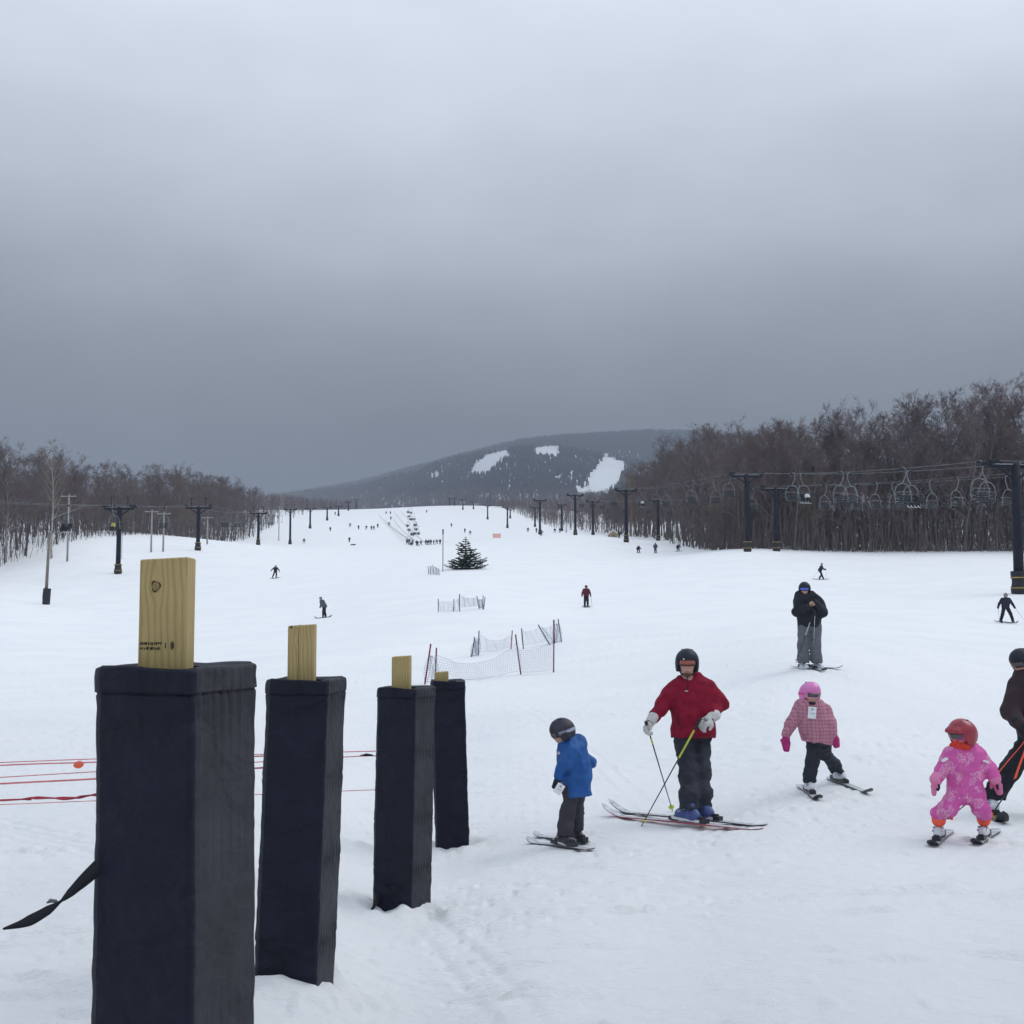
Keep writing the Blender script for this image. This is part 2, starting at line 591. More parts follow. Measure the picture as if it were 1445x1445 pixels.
x, y, z = scatter_mtn(24000, 1480, 2480, 330, 1150)
x2, y2, z2 = scatter_mtn(30000, 2480, 3860, 330, 1150)
x, y, z = np.concatenate([x, x2]), np.concatenate([y, y2]), np.concatenate([z, z2])
h = rng.uniform(7, 15, len(x)) * np.where(y / mscale(CX + F * x / y) > 2480, 1.5, 1) * mscale(CX + F * x / y)
k = drop_runs(x, y, z, h)
x, y, z, h = x[k], y[k], z[k], h[k]
rowb = proj(np.stack([x, y, z], 1))[1]
hw = rowb > 698 + 14 * vnoise2(x / 60, y / 160) + rng.normal(0, 2.5, len(x))   # the lower slopes are hardwood
HWX = (x[hw], y[hw], z[hw], h[hw])
x, y, z, h = x[~hw], y[~hw], z[~hw], h[~hw]
V, Fs = cone_trees(x, y, z - .5, h, h * rng.uniform(.18, .30, len(h)))
link('mountain_spruce_wood', new_mesh('mountain_spruce_wood', V, Fs, mat('far_spruce', (.020, .028, .036), .9, .4, .03)),
     label='dark spruce forest covering the distant mountain around the white ski runs', cat='forest', kind='stuff')

# ------------------------------------------------------------------ bare trees
bark = mat('bark', (.110, .098, .100), .9, .4, 3, .4, 20, stretch=(1, 1, .2))
twig = mat('twig', (.140, .112, .113), .9, .3, .4)
twig_red = mat('twig_reddish', (.142, .108, .110), .9, .3, .4)
twig_tan = mat('twig_tan', (.185, .150, .120), .9, .3, .4)
birch = mat('birch_bark', (.36, .34, .31), .8, .3, 2, .3, 12, stretch=(1, 1, 3))
far_twig = mat('far_twig', (.135, .108, .112), .95, .35, .05)


def tubes_fast(segs, n):
    """segs: list of (p0,p1,r0,r1) -> one mesh of open n-sided tubes"""
    A = np.array([[*s[0], *s[1], s[2], s[3]] for s in segs])
    p0, p1, r0, r1 = A[:, :3], A[:, 3:6], A[:, 6], A[:, 7]
    d = p1 - p0
    d /= np.linalg.norm(d, axis=1, keepdims=True) + 1e-9
    ref = np.where((np.abs(d[:, 2:]) < .8), [[0, 0, 1.0]], [[0, 1.0, 0]])
    u = np.cross(d, ref); u /= np.linalg.norm(u, axis=1, keepdims=True) + 1e-9
    w = np.cross(u, d)
    a = np.arange(n) * 2 * math.pi / n
    off = u[:, None] * np.cos(a)[None, :, None] + w[:, None] * np.sin(a)[None, :, None]
    V = np.concatenate([p0[:, None] + off * r0[:, None, None], p1[:, None] + off * r1[:, None, None]], 1)
    i0 = np.arange(len(A))[:, None] * (2 * n)
    Fs = []
    for j in range(n if n > 2 else 1):
        k = (j + 1) % n
        Fs.append(np.concatenate([i0 + j, i0 + k, i0 + n + k, i0 + n + j], 1))
    return V.reshape(-1, 3), np.concatenate(Fs)


def grow(seed, H, dens=1.0, spread=1.0, low=.3, minr=.011, maxlev=4):
    r = random.Random(seed)
    trunk, crown = [], []

    def wob(d, a):
        v = Vector(d) + Vector((r.gauss(0, a), r.gauss(0, a), r.gauss(0, a)))
        return v.normalized()

    def branch(p, d, L, rad, lev, out):
        nseg = 3 if lev < 3 else 2
        q, dd = Vector(p), Vector(d)
        nodes = []
        for i in range(nseg):
            dd = wob(dd, .13)
            dd.z += .10 if lev < 3 else .05
            dd.normalize()
            nq = q + dd * (L / nseg)
            ra, rb = rad * (1 - i / nseg * .75), rad * (1 - (i + 1) / nseg * .75)
            out.append((tuple(q), tuple(nq), max(ra, minr), max(rb, minr * .8)))
            nodes.append((q.copy(), nq.copy(), dd.copy(), rb))
            q = nq
        if lev >= maxlev:
            return
        cnt = {1: 6, 2: 6, 3: 5}[lev]
        cnt = max(2, int(round(cnt * dens * r.uniform(.75, 1.25))))
        for i in range(cnt):
            t = r.uniform(.25, 1.0) * nseg
            k = min(int(t), nseg - 1)
            a, b, dq, rb = nodes[k]
            pp = a.lerp(b, t - k)
            side = Vector((r.gauss(0, 1), r.gauss(0, 1), r.gauss(.15, .6))).normalized()
            nd = (dq * r.uniform(.5, .95) + side * r.uniform(.5, .85)).normalized()
            branch(pp, nd, L * r.uniform(.36, .58), max(rad * .42, minr), lev + 1, crown)

    n = 9
    p = Vector((0, 0, -.6)); d = Vector((r.gauss(0, .03), r.gauss(0, .03), 1)).normalized()
    R0 = H * r.uniform(.0085, .012)
    nodes = []
    for i in range(n):
        d = (d + Vector((r.gauss(0, .045), r.gauss(0, .045), .03))).normalized()
        q = p + d * (H * .95 / n)
        f0, f1 = i / n, (i + 1) / n
        trunk.append((tuple(p), tuple(q), R0 * (1 - f0 * .88) * (1.25 if i == 0 else 1), R0 * (1 - f1 * .88)))
        nodes.append((p.copy(), q.copy()))
        p = q
    nl = int(r.uniform(15, 20))
    for i in range(nl):
        f = low + (1 - low) * (i + r.random()) / nl
        k = min(int(f * n), n - 1)
        pp = nodes[k][0].lerp(nodes[k][1], f * n - k)
        a = r.uniform(0, 6.283)
        up = .55 + f * .7
        dd = Vector((math.cos(a), math.sin(a), up)).normalized()
        L = H * spread * (.33 - .20 * (f - low) / (1 - low)) * r.uniform(.75, 1.2)
        branch(pp, dd, L, R0 * (1 - f * .85) * .55, 1, trunk)
    return trunk, crown


def tree_proto(seed, H, mt, mc, **kw):
    tr, cr = grow(seed, H, **kw)
    V, Fs = tubes_fast(tr, 6)
    a = new_mesh('trunk', V, Fs, mt, True)
    V, Fs = tubes_fast(cr, 3)
    b = new_mesh('crown', V, Fs, mc)
    return a, b


PROTO = [tree_proto(11 + i, 18, bark, [twig, twig_red, twig, twig_tan, twig_red, twig, twig][i], dens=[1.0, 1.1, .9, 1.0, 1.15, 1.0, .85][i],
                    spread=[1, .85, 1.1, .8, .95, .7, 1.2][i], low=[.22, .15, .30, .12, .25, .18, .32][i]) for i in range(7)]
PALE = tree_proto(77, 18, birch, mat('birch_twig', (.20, .17, .14), .9, .3, .4), dens=.8, spread=.75, low=.35)


def plant_tree(meshes, x, y, H, label, group, name='bare_tree', rz=None):
    g = gz0(np.array([x]), np.array([y]))[0]
    o = thing(name, (x, y, g), label, 'tree', group, rng.uniform(0, 6.28) if rz is None else rz)
    s = H / 18.0
    o.scale = (s * rng.uniform(.9, 1.15), s * rng.uniform(.9, 1.15), s)
    link('trunk', meshes[0], o); link('crown', meshes[1], o)
    return o


# edges of the two woods in plan (x, y); trees stand outside of them
def redge(y):   # right-hand wood: x of its edge at distance y (beyond the straight front)
    return np.interp(y, [166, 182, 230, 350, 480, 800, 1200], [30, 36, 40, 33, 16, -8, -30])


def ledge(y):
    return np.interp(y, [100, 135, 165, 190, 260, 400, 900, 1200], [-62, -66, -74, -72, -70, -84, -124, -150])


def right_top(c):     # how high the wood stands against the sky, by column
    return np.interp(c, [600, 690, 780, 860, 885, 905, 925, 960, 1000, 1045, 1120, 1200, 1300, 1380, 1445], [714, 711, 703, 694, 680, 662, 645, 628, 612, 622, 604, 592, 573, 553, 545])


cand = []
# straight front of the right-hand wood, then the edge running up the hill
for row in range(4):
    xx = 33.0
    while xx < 112:
        cand.append((xx + rng.uniform(-1, 1), 170 + row * 5 + rng.uniform(-1.5, 2.0) + max(0, (38 - xx)) * 1.5, 'R'))
        xx += rng.uniform(2.6, 4.2)
yy = 192.0
while yy < 420:
    for k in range(3):
        cand.append((redge(yy) + 2 + k * 5 + rng.uniform(-1.5, 2.0), yy + rng.uniform(-2, 2), 'R'))
    yy += rng.uniform(5, 8)
yy = 150.0
while yy < 400:
    for k in range(4):
        cand.append((ledge(yy) - 2 - k * 5 - rng.uniform(-1.5, 2.0), yy + rng.uniform(-2, 2), 'L'))
    yy += rng.uniform(5.0, 7.5) if yy < 260 else rng.uniform(8, 12)
cand.sort(key=lambda q: q[1])
shown = {'R': 0, 'L': 0}
rest = []
for (x, y, s) in cand:
    c = CX + F * x / y
    top = None
    g = gz0(np.array([x]), np.array([y]))[0]
    if s == 'R':
        zt = P(min(c, 1445), right_top(c), y)[2]
        H = np.clip((zt - g) * rng.uniform(.80, 1.06), 4, 30)
        lab, grp = 'tall bare brown tree in the wood beside the chairlift', 'bare trees of the wood behind the empty lift chairs'
        lim = 165
    else:
        H = np.clip((P(max(c, 0), np.interp(c, [0, 60, 110, 200, 300, 350, 380, 500], [634, 636, 655, 663, 672, 682, 697, 712]), y)[2] - g) * rng.uniform(.78, 1.04), 5, 20)
        lab, grp = 'bare grey-brown tree in the wood behind the utility poles', 'bare trees of the wood behind the utility poles'
        lim = 125
    if (c > 1500 or c < -60) or shown[s] >= lim:
        rest.append((x, y, H)); continue
    shown[s] += 1
    plant_tree(PROTO[int(rng.integers(0, 7))], x, y, H, lab, grp)
for c, D, H in ((73, 176, 17.5), (8, 178, 14)):
    x = (c - CX) / F * D
    plant_tree(PALE, x, D, H, ('tall pale birch rising above the dark wood behind the padded pole' if c == 73 else 'small pale birch at the brushy bank'), None, 'birch_tree')
x = (893 - CX) / F * 330
plant_tree(tree_proto(91, 18, mat('tan_bark', (.22, .17, .11), .9, .3, 2), mat('tan_twig', (.20, .15, .09), .9, .3, .4), dens=.9, spread=.6, low=.3), x, 335, 21,
           'tan slender tree standing before the white ski run', None, 'poplar_tree')
# conifers that show dark among the left wood's bare trees
# the rest of both woods, further back: uncountable
LOW = [grow(200 + i, 18, dens=.62, spread=1.0, low=.12, minr=.045, maxlev=3) for i in range(4)]
LOWM = [tubes_fast(a + b, 2) for a, b in LOW]
pts = list(rest)
for i in range(520):
    y = rng.uniform(340, 1150)
    x = redge(y) + 2 + rng.uniform(0, 1) ** 1.6 * 60; c = CX + F * x / y
    pts.append((x, y, np.clip((P(c, right_top(c), y)[2] - gz0(np.array([x]), np.array([y]))[0]) * rng.uniform(.75, 1.0), 4, 18)))
for i in range(330):
    y = rng.uniform(370, 1150)
    x = ledge(y) - 2 - rng.uniform(0, 1) ** 1.5 * 60; c = CX + F * x / y
    pts.append((x, y, np.clip((P(c, np.interp(c, [300, 380, 440, 520, 560], [676, 695, 702, 706, 712]), y)[2] - gz0(np.array([x]), np.array([y]))[0]) * rng.uniform(.75, 1.0), 4, 17)))
for i in range(170):
    x = rng.uniform(33, 125); pts.append((x, rng.uniform(190, 250), 18 * rng.uniform(.8, 1.1) + max(0, (x - 50) * .06)))
for i in range(150):
    y = rng.uniform(150, 380); pts.append((ledge(y) - 24 - rng.uniform(0, 30), y, rng.uniform(10, 15) - (4 if y > 270 else 0)))


def merged_trees(name, pts, zf, m, label):
    Vs, Fs, n = [], [], 0
    for (x, y, H) in pts:
        V, f = LOWM[int(rng.integers(0, 4))]
        a = rng.uniform(0, 6.28); s = H / 18.0
        W = V * s
        Wx = W[:, 0] * math.cos(a) - W[:, 1] * math.sin(a); Wy = W[:, 0] * math.sin(a) + W[:, 1] * math.cos(a)
        g = zf(np.array([x]), np.array([y]))[0]
        Vs.append(np.stack([Wx + x, Wy + y, W[:, 2] + g], 1)); Fs.append(f + n); n += len(V)
    link(name, new_mesh(name, np.concatenate(Vs), np.concatenate(Fs), m), label=label, cat='forest', kind='stuff')
    return n


_nb = merged_trees('bare_woodland', pts, gz0, far_twig, 'bare brown woodland running up both sides of the ski slope')

# bare hardwoods at the mountain's foot: brushes of upright twigs
x, y, z = scatter_mtn(4200, 1180, 1600, 330, 1150)
h = rng.uniform(8, 14, len(x))
k = drop_runs(x, y, z, h)
x, y, z, h = [np.concatenate([u_[k], v_]) for u_, v_ in zip((x, y, z, h), HWX)]
segs_V, segs_F, n0 = [], [], 0
for q in range(11):
    a = rng.uniform(0, 6.28, len(x)); e = h * rng.uniform(.12, .38, len(x)); w = rng.uniform(.10, .22, len(x))
    z0 = z + h * rng.uniform(0, .45, len(x)); z1 = z + h * rng.uniform(.7, 1.05, len(x))
    b = a + 1.57
    v0 = np.stack([x - np.cos(b) * w, y, z0], 1); v1 = np.stack([x + np.cos(b) * w + .1, y + .1, z0], 1)
    v2 = np.stack([x + np.cos(a) * e + w, y + np.sin(a) * e, z1], 1); v3 = np.stack([x + np.cos(a) * e - w, y + np.sin(a) * e, z1 * 1.0], 1)
    A = np.stack([v0, v1, v2, v3], 1)
    i0 = n0 + np.arange(len(x)) * 4
    segs_V.append(A.reshape(-1, 3)); segs_F.append(np.stack([i0, i0 + 1, i0 + 2, i0 + 3], 1)); n0 += len(x) * 4
link('mountain_foot_hardwood', new_mesh('mountain_foot_hardwood', np.concatenate(segs_V), np.concatenate(segs_F), mat('foot_twig', (.12, .085, .085), .95, .4, .03)),
     label='brown leafless forest at the foot of the distant mountain', cat='forest', kind='stuff')

# undergrowth: saplings and stalks along both edges
S = []
def stalk(x, y, hgt, lean=.12):
    g = gz0(np.array([x]), np.array([y]))[0] - .1
    p = Vector((x, y, g)); t = Vector((x + random.gauss(0, lean) * hgt, y + random.gauss(0, lean) * hgt, g + hgt))
    S.append((tuple(p), tuple(t), .016 + hgt * .007, .016))
    for k in range(int(2 + hgt * 1.6)):
        f = random.uniform(.3, .95); q = p.lerp(t, f)
        e = q + Vector((random.gauss(0, .25), random.gauss(0, .25), random.uniform(.15, .5))) * hgt * .35
        S.append((tuple(q), tuple(e), .020, .014))
for i in range(1000):
    x = random.uniform(30, 112); stalk(x, 168 + random.uniform(-.8, 6) + max(0, 38 - x) * 1.5, abs(random.gauss(2.0, 1.6)) + .5)
for i in range(3800):
    x = random.uniform(31, 112); stalk(x, 170 + random.uniform(0, 1) ** 1.4 * 60 + max(0, 38 - x) * 1.5, random.uniform(2.5, 8))
for i in range(1900):
    y = random.uniform(185, 1000); stalk(float(redge(y)) + random.uniform(-1, 18), y, random.uniform(1.5, 7))
for i in range(800):
    y = random.uniform(118, 330); stalk(float(ledge(y)) + random.uniform(-4, 2.0) - 1, y, abs(random.gauss(1.4, 1.0)) + .4)
for i in range(2600):
    y = random.uniform(150, 480); stalk(float(ledge(y)) - random.uniform(1, 40), y, random.uniform(2.0, 8))
V, Fs = tubes_fast(S, 2)
link('undergrowth', new_mesh('undergrowth', V, Fs, mat('brush', (.120, .100, .098), .9, .4, .6)), label='leafless brush and saplings along the edges of the woods', cat='brush', kind='stuff')

# small spruce behind the net fences
def spruce(px, row_base, D, H, label, name='spruce_tree'):
    b = GD(px, D)
    o = thing(name, b, label, 'tree')
    r = random.Random(5)
    m = MB(); m.tube([(0, 0, -.3), (0.02, 0, H * .5), (0, 0, H)], [.10, .06, .012], 7)
    link('trunk', m.mesh('trunk', bark), o)
    T = []
    nlev = 15
    for i in range(nlev):
        f = i / (nlev - 1)
        zc = H * (.03 + .95 * f)
        L = H * .62 * (1 - f) ** .95 * r.uniform(.65, 1.25) + .08
        nb = 12 if f < .6 else 7
        for j in range(nb):
            a = j * 2 * math.pi / nb + i * .7 + r.uniform(-.25, .25)
            Lb = L * r.uniform(.5, 1.2) * (1 + .22 * math.sin(a + i * .35))
            pr = Vector((0, 0, zc)); dr = Vector((math.cos(a), math.sin(a), .18))
            ns = 5
            for s in range(ns):
                q0 = pr + dr * Lb * s / ns + Vector((0, 0, -.10 * Lb * math.sin(math.pi * s / ns)))
                q1 = pr + dr * Lb * (s + 1) / ns + Vector((0, 0, -.10 * Lb * math.sin(math.pi * (s + 1) / ns)))
                T.append((tuple(q0), tuple(q1), .035, .03))
                for sd in (-1, 1):
                    for u in range(2):
                        c0 = q0.lerp(q1, u / 2)
                        e = Vector((-math.sin(a) * sd + math.cos(a) * .8, math.cos(a) * sd + math.sin(a) * .8, r.uniform(-.15, .25))).normalized() * (Lb * .30 * (1 - s / ns * .6) + .04)
                        T.append((tuple(c0), tuple(c0 + e), .045, .02))
    V, Fs = tubes_fast(T, 3)
    link('crown', new_mesh('crown', V, Fs, mat('spruce_needle', (.022, .036, .032), .9, .4, 3)), o)
    return o
spruce(657, 803, 140, 3.75, 'small dark green spruce alone on the open snow')
# ------------------------------------------------------------------ chairlifts
steel = mat('tower_steel', (.012, .015, .026), .7, .25, 2, .15, 40, metal=.0, spec=.2)
steel_l = mat('galvanised', (.20, .215, .225), .5, .2, 8, metal=.5)
padm = mat('tower_pad', (.025, .025, .032), .7, .3, 3, .3, 20)
seatm = mat('chair_seat', (.040, .048, .056), .6, .3, 5)
chairm = mat('chair_tube', (.20, .22, .235), .5, .2, 6, metal=.1)
cablem = mat('cable', (.10, .105, .115), .5, .2, 3, metal=.3)
strapy = mat('tower_strap', (.35, .26, .08), .7, .2, 6)


def tower(px, rbase, rtop, D, label, group, arm=2.2, vee=True, rad=.38, pad=1.7, yaw=0.0, rods=False, detail_=True):
    b = GD(px, D)
    zt = P(px, rtop, D)[2]
    H = max(4.0, zt - b[2])
    o = thing('lift_tower', b, label, 'lift tower', group, yaw)
    m = MB(); m.tube([(0, 0, -.6), (0, 0, H * .5), (0, 0, H + .15)], [rad, rad * .92, rad * .84], 14)
    link('pole', m.mesh('pole', steel, True), o)
    if pad:
        m = MB()
        zz = np.linspace(-.25, pad, 9)
        m.tube([(0, 0, q) for q in zz], rad * 1.42 + .05 * np.sin(zz * 5), 12)
        pd = link('pad', m.mesh('pad', padm), o)
        if detail_:
            for q in (.45, 1.25):
                m = MB(); m.tube([(0, 0, q - .04), (0, 0, q + .04)], rad * 1.42 + .075, 14)
                link('strap', m.mesh('strap', strapy), pd)
    m = MB(); m.box((0, 0, H - .10), (arm * 2 + .4, .24, .26))
    if vee:
        for s in (-1, 1):
            m.tube([(0, 0, H - 1.15), (s * arm * .8, 0, H - .12)], .09, 6)
    link('crossarm', m.mesh('crossarm', steel), o)
    if D < 170:
        m = MB()
        for s in (-1, 1):
            m.tube([(rad * .9 + .08, s * .2, 2.0), (rad * .84 + .08, s * .2, H)], .025, 4)
        for k in range(int((H - 2) / .35)):
            m.tube([(rad * .88 + .08, -.2, 2.1 + k * .35), (rad * .88 + .08, .2, 2.1 + k * .35)], .018, 4)
        link('ladder', m.mesh('ladder', steel), o)
    if detail_:
        m = MB(); m.tube([(-arm, -.16, H + .08), (arm, -.16, H + .08)], .035, 5)
        link('catwalk_rail', m.mesh('catwalk_rail', steel_l), o)
    for s in (-1, 1):
        m = MB()
        up = .22
        m.box((s * (arm + .05), 0, H + up * .6), (.14, 2.4, .16))
        for k in range(6 if detail_ else 3):
            yk = -1.05 + 2.1 * k / (5 if detail_ else 2)
            m.tube([(s * (arm + .05) - .08, yk, H + up), (s * (arm + .05) + .08, yk, H + up)], .17, 9)
        if vee:
            m.tube([(s * arm * .7, 0, H - .02), (s * (arm + .35), 0, H + .42)], .10, 6)
        link('sheave_train', m.mesh('sheave_train', steel), o)
        if rods:
            m = MB()
            m.tube([(s * arm * .62, 0, H), (s * arm * .62, 0, H + 1.5)], .06, 6)
            m.tube([(s * arm * .62 - .35, 0, H + 1.5), (s * arm * .62 + .4, 0, H + 1.5)], .045, 5)
            link('lifting_frame', m.mesh('lifting_frame', steel), o)
    o_w = np.array(b) + [0, 0, H + .38]
    return o_w, yaw, arm


def line_yaw(a, b):
    return math.atan2(-(b[0] - a[0]), b[1] - a[1])


GA = 'towers of the lift along the right-hand wood'
TA = [(1437, 838, 657, 93, 2.0, 'thick black lift tower with yellow-strapped pad beside a black-clad skier'),
      (1055, 778, 671, 155, 1.9, 'black lift tower next to a slightly shorter tower before the bare wood'),
      (884, 766, 692, 227, 1.8, 'black lift tower beside two small skiers, its lower end widened'),
      (812, 755, 699, 293, 1.8, 'slim black lift tower farther up before the mountain foot'),
      (762, 755, 706, 350, 1.7, 'slim black lift tower with a skier at its foot'),
      (716, 746, 716, 470, 1.7, 'small far lift tower along the right-hand wood'),
      (688, 748, 713, 560, 1.7, 'small far lift tower along the right-hand wood'),
      (653, 735, 705, 700, 1.7, 'small far lift tower along the right-hand wood'),
      (641, 727, 703, 850, 1.7, 'small far lift tower along the right-hand wood')]
TB = [(1096, 779, 690, 162, 1.7, 'shorter black lift tower right beside a taller one before the bare wood'),
      (929, 763, 706, 283, 1.7, 'black lift tower with bent wing arms behind a small blue-clad skier'),
      (837, 755, 708, 345, 1.7, 'slim black lift tower just below the white ski run'),
      (793, 752, 712, 420, 1.6, 'small far lift tower along the right-hand wood'),
      (755, 751, 716, 480, 1.6, 'small far lift tower along the right-hand wood'),
      (720, 744, 718, 580, 1.6, 'small far lift tower along the right-hand wood'),
      (668, 735, 708, 720, 1.6, 'small far lift tower along the right-hand wood'),
      (634, 725, 703, 900, 1.6, 'small far lift tower along the right-hand wood')]
TL = [(167, 810, 717, 163, 1.85, 'dark lift tower with two upright rods on its arm, on open snow'),
      (279, 771, 716, 196, 1.85, 'dark lift tower with upright rods standing behind the snow edge'),
      (364, 769, 724, 281, 1.8, 'dark lift tower between the left wood and an open-armed skier'),
      (409, 764, 719, 360, 1.7, 'small dark lift tower along the left-hand wood'),
      (437, 748, 718, 430, 1.7, 'small dark lift tower along the left-hand wood'),
      (461, 745, 716, 500, 1.7, 'small dark lift tower along the left-hand wood'),
      (477, 744, 714, 560, 1.7, 'small dark lift tower along the left-hand wood'),
      (491, 733, 708, 680, 1.7, 'small dark lift tower along the left-hand wood'),
      (502, 727, 705, 800, 1.7, 'small dark lift tower along the left-hand wood')]


def lift(rows, group, pre=None, **kw):
    """towers and the two cables of one lift; returns the cable points of both sides"""
    base = [np.array([(c - CX) / F * D, D]) for c, _, _, D, _, _ in rows]
    tops = []
    for i, (c, rb, rt, D, arm, lab) in enumerate(rows):
        j = min(i + 1, len(rows) - 1)
        yw = line_yaw(base[j - 1], base[j]) if j > i else line_yaw(base[i - 1], base[i])
        tops.append(tower(c, rb, rt, D, lab, group, arm, yaw=yw, rad=.40 if D < 120 else .34, detail_=D < 300, pad=1.75 if D < 120 else 1.3, **kw))
    if pre is not None:
        tops.insert(0, pre)
    sides = []
    for s in (-1, 1):
        nodes = [np.array([t[0] + s * (a + .05) * math.cos(y), t[1] + s * (a + .05) * math.sin(y), t[2]]) for (t, y, a) in tops]
        sides.append(nodes)
    return sides


def cable_at(nodes, i, f, sag=.008):
    a, b = nodes[i], nodes[i + 1]
    p = a + (b - a) * f
    L = np.linalg.norm(b - a)
    p = p.copy(); p[2] -= sag * L * 4 * f * (1 - f)
    return p


def string_cable(nodes, label, sag=.008, r=.028, group=None):
    pts = []
    for i in range(len(nodes) - 1):
        for f in np.linspace(0, 1, 13)[:-1]:
            pts.append(cable_at(nodes, i, f, sag))
    pts.append(nodes[-1])
    m = MB(); m.tube(pts, r, 5)
    link('lift_cable', m.mesh('lift_cable', cablem), label=label, cat='cable', group=group)


SA = lift(TA, GA, pre=(P(1950, 640, 60) + [0, 0, 0], .1, 2.0))
SB = lift(TB, GA, pre=(P(1600, 655, 110), .1, 1.8))
SL = lift(TL, 'towers of the lift along the left-hand wood', pre=(P(-250, 690, 110), -.1, 1.85), rods=True)
for nodes, lab in ((SA[0], 'steel lift cable carrying the nearest row of empty chairs'), (SA[1], 'steel lift cable on the outer side of the thick strapped tower'),
                   (SB[0], 'steel lift cable over the shorter towers, open slope side'), (SB[1], 'steel lift cable over the shorter towers, wood side'),
                   (SL[0], 'steel cable of the left lift, on its wood side'), (SL[1], 'steel cable of the left lift, on its slope side')):
    string_cable(nodes, lab)


def chair_meshes():
    out = []
    m = MB(); m.box((0, 0, -.05), (.16, .4, .16)); out.append(('grip', m.mesh('grip', steel)))
    m = MB()
    S_ = spline([(0, 0, -.02), (.16, 0, .10), (.34, 0, -.12), (.34, 0, -.55), (.16, 0, -1.0), (-.02, 0, -1.35)], 20)
    m.tube(S_, .038, 7); out.append(('hanger', m.mesh('hanger', chairm, True)))
    m = MB()
    loop = spline([(-.72, -.1, -3.05), (-.78, -.05, -2.5), (-.70, 0, -1.9), (-.42, 0, -1.48), (0, 0, -1.35), (.42, 0, -1.48), (.70, 0, -1.9), (.78, -.05, -2.5), (.72, -.1, -3.05)], 40)
    m.tube(loop, .034, 6)
    for s in (-1, 1):
        m.tube([(s * .72, -.1, -3.05), (s * .70, -.55, -3.0), (s * .72, -.6, -2.75), (s * .72, .0, -2.70)], .026, 5)
    out.append(('frame', m.mesh('frame', chairm, True)))
    m = MB()
    for k in range(4):
        m.box((0, -.12 - k * .13, -3.02 - .01 * k), (1.40, .11, .05))
    m.box((0, -.3, -3.09), (1.44, .05, .07))
    out.append(('seat', m.mesh('seat', seatm)))
    for k in range(3):
        m = MB(); m.box((0, -.02 + .02 * k, -2.88 + k * .20), (1.42, .045, .12)); out.append(('back_slat', m.mesh('back_slat', seatm)))
    m = MB(); m.tube([(-.70, .02, -2.3), (-.70, -.45, -2.15), (.70, -.45, -2.15), (.70, .02, -2.3)], .022, 5); out.append(('safety_bar', m.mesh('safety_bar', chairm)))
    return out


CH = chair_meshes()


def hang_chair(p, yaw, label, group, flip=1, sc=1.0):
    o = thing('lift_chair', p, label, 'lift chair', group, yaw + (0 if flip > 0 else math.pi))
    o.scale = (sc, sc, sc)
    for n, me in CH:
        link(n, me, o)
    return o


def chair_on(nodes, col, flip, label, group, seg=None):
    """hang a chair where the cable passes the given column"""
    best = None
    for i in range(len(nodes) - 1) if seg is None else [seg]:
        for f in np.linspace(0.02, .98, 120):
            p = cable_at(nodes, i, f)
            c = proj(p)[0][0]
            if best is None or abs(c - col) < best[0]:
                best = (abs(c - col), p, line_yaw(nodes[i], nodes[i + 1]))
    _, p, yaw = best
    hang_chair(p, yaw, label, group, flip)
    return p, yaw


GCH = 'chairs hanging along the right-hand wood'
EMPTY = 'empty grey lift chair with curved hanger hanging before the bare wood'
SMALL = 'small far empty lift chair hanging before the mountain foot'
RIDERS = []
for nodes, col, fl, lab in (
        (SA[0], 1382, 1, 'large empty lift chair hanging just beside the thick strapped tower'), (SA[0], 1272, 1, EMPTY), (SA[0], 1184, 1, EMPTY), (SA[0], 1117, 1, EMPTY),
        (SA[1], 1392, -1, 'large empty lift chair overlapping another just beside the thick strapped tower'), (SA[1], 1286, -1, 'lift chair carrying two dark riders with white skis'),
        (SA[1], 1200, -1, EMPTY), (SA[1], 1133, -1, 'lift chair carrying a rider in a white jacket and one in black'), (SA[1], 1442, -1, EMPTY),
        (SB[0], 1348, 1, EMPTY), (SB[0], 1236, 1, EMPTY), (SB[0], 1164, 1, EMPTY), (SB[1], 1424, -1, EMPTY), (SB[1], 1314, -1, EMPTY), (SB[1], 1262, -1, EMPTY), (SB[1], 1210, -1, EMPTY),
        (SA[0], 1029, 1, EMPTY), (SA[0], 976, 1, EMPTY), (SA[1], 1010, -1, EMPTY), (SA[1], 940, -1, EMPTY), (SA[0], 925, 1, EMPTY), (SA[1], 905, -1, 'small far lift chair carrying a rider in white'),
        (SB[0], 1060, 1, EMPTY), (SB[0], 1000, 1, EMPTY), (SB[1], 1040, -1, EMPTY), (SB[1], 965, -1, EMPTY), (SB[0], 945, 1, EMPTY), (SB[1], 915, -1, SMALL), (SB[0], 880, 1, SMALL),
        (SA[0], 866, 1, SMALL), (SA[1], 850, -1, SMALL), (SA[0], 836, 1, SMALL), (SA[1], 822, -1, SMALL), (SB[1], 858, -1, SMALL), (SB[0], 815, 1, SMALL), (SA[0], 790, 1, SMALL)):
    p, yaw = chair_on(nodes, col, fl, lab, GCH)
    if 'carrying' in lab:
        RIDERS.append((p, yaw, fl, lab))
p, yaw = chair_on(SL[0], 97, 1, 'lift chair with dark riders passing low before the brushy bank', 'chairs of the left lift', 0)
RIDERS.append((p, yaw, 1, 'lift chair with dark riders passing low before the brushy bank'))
p, yaw = chair_on(SL[1], 162, -1, 'lift chair with a yellow-jacketed rider at the rodded tower', 'chairs of the left lift', 0)
RIDERS.append((p, yaw, -1, 'yellow'))
for c in (232, 318, 335, 382):
    chair_on(SL[0] if c % 2 else SL[1], c, 1, 'empty lift chair before the wood behind the utility poles', 'chairs of the left lift')

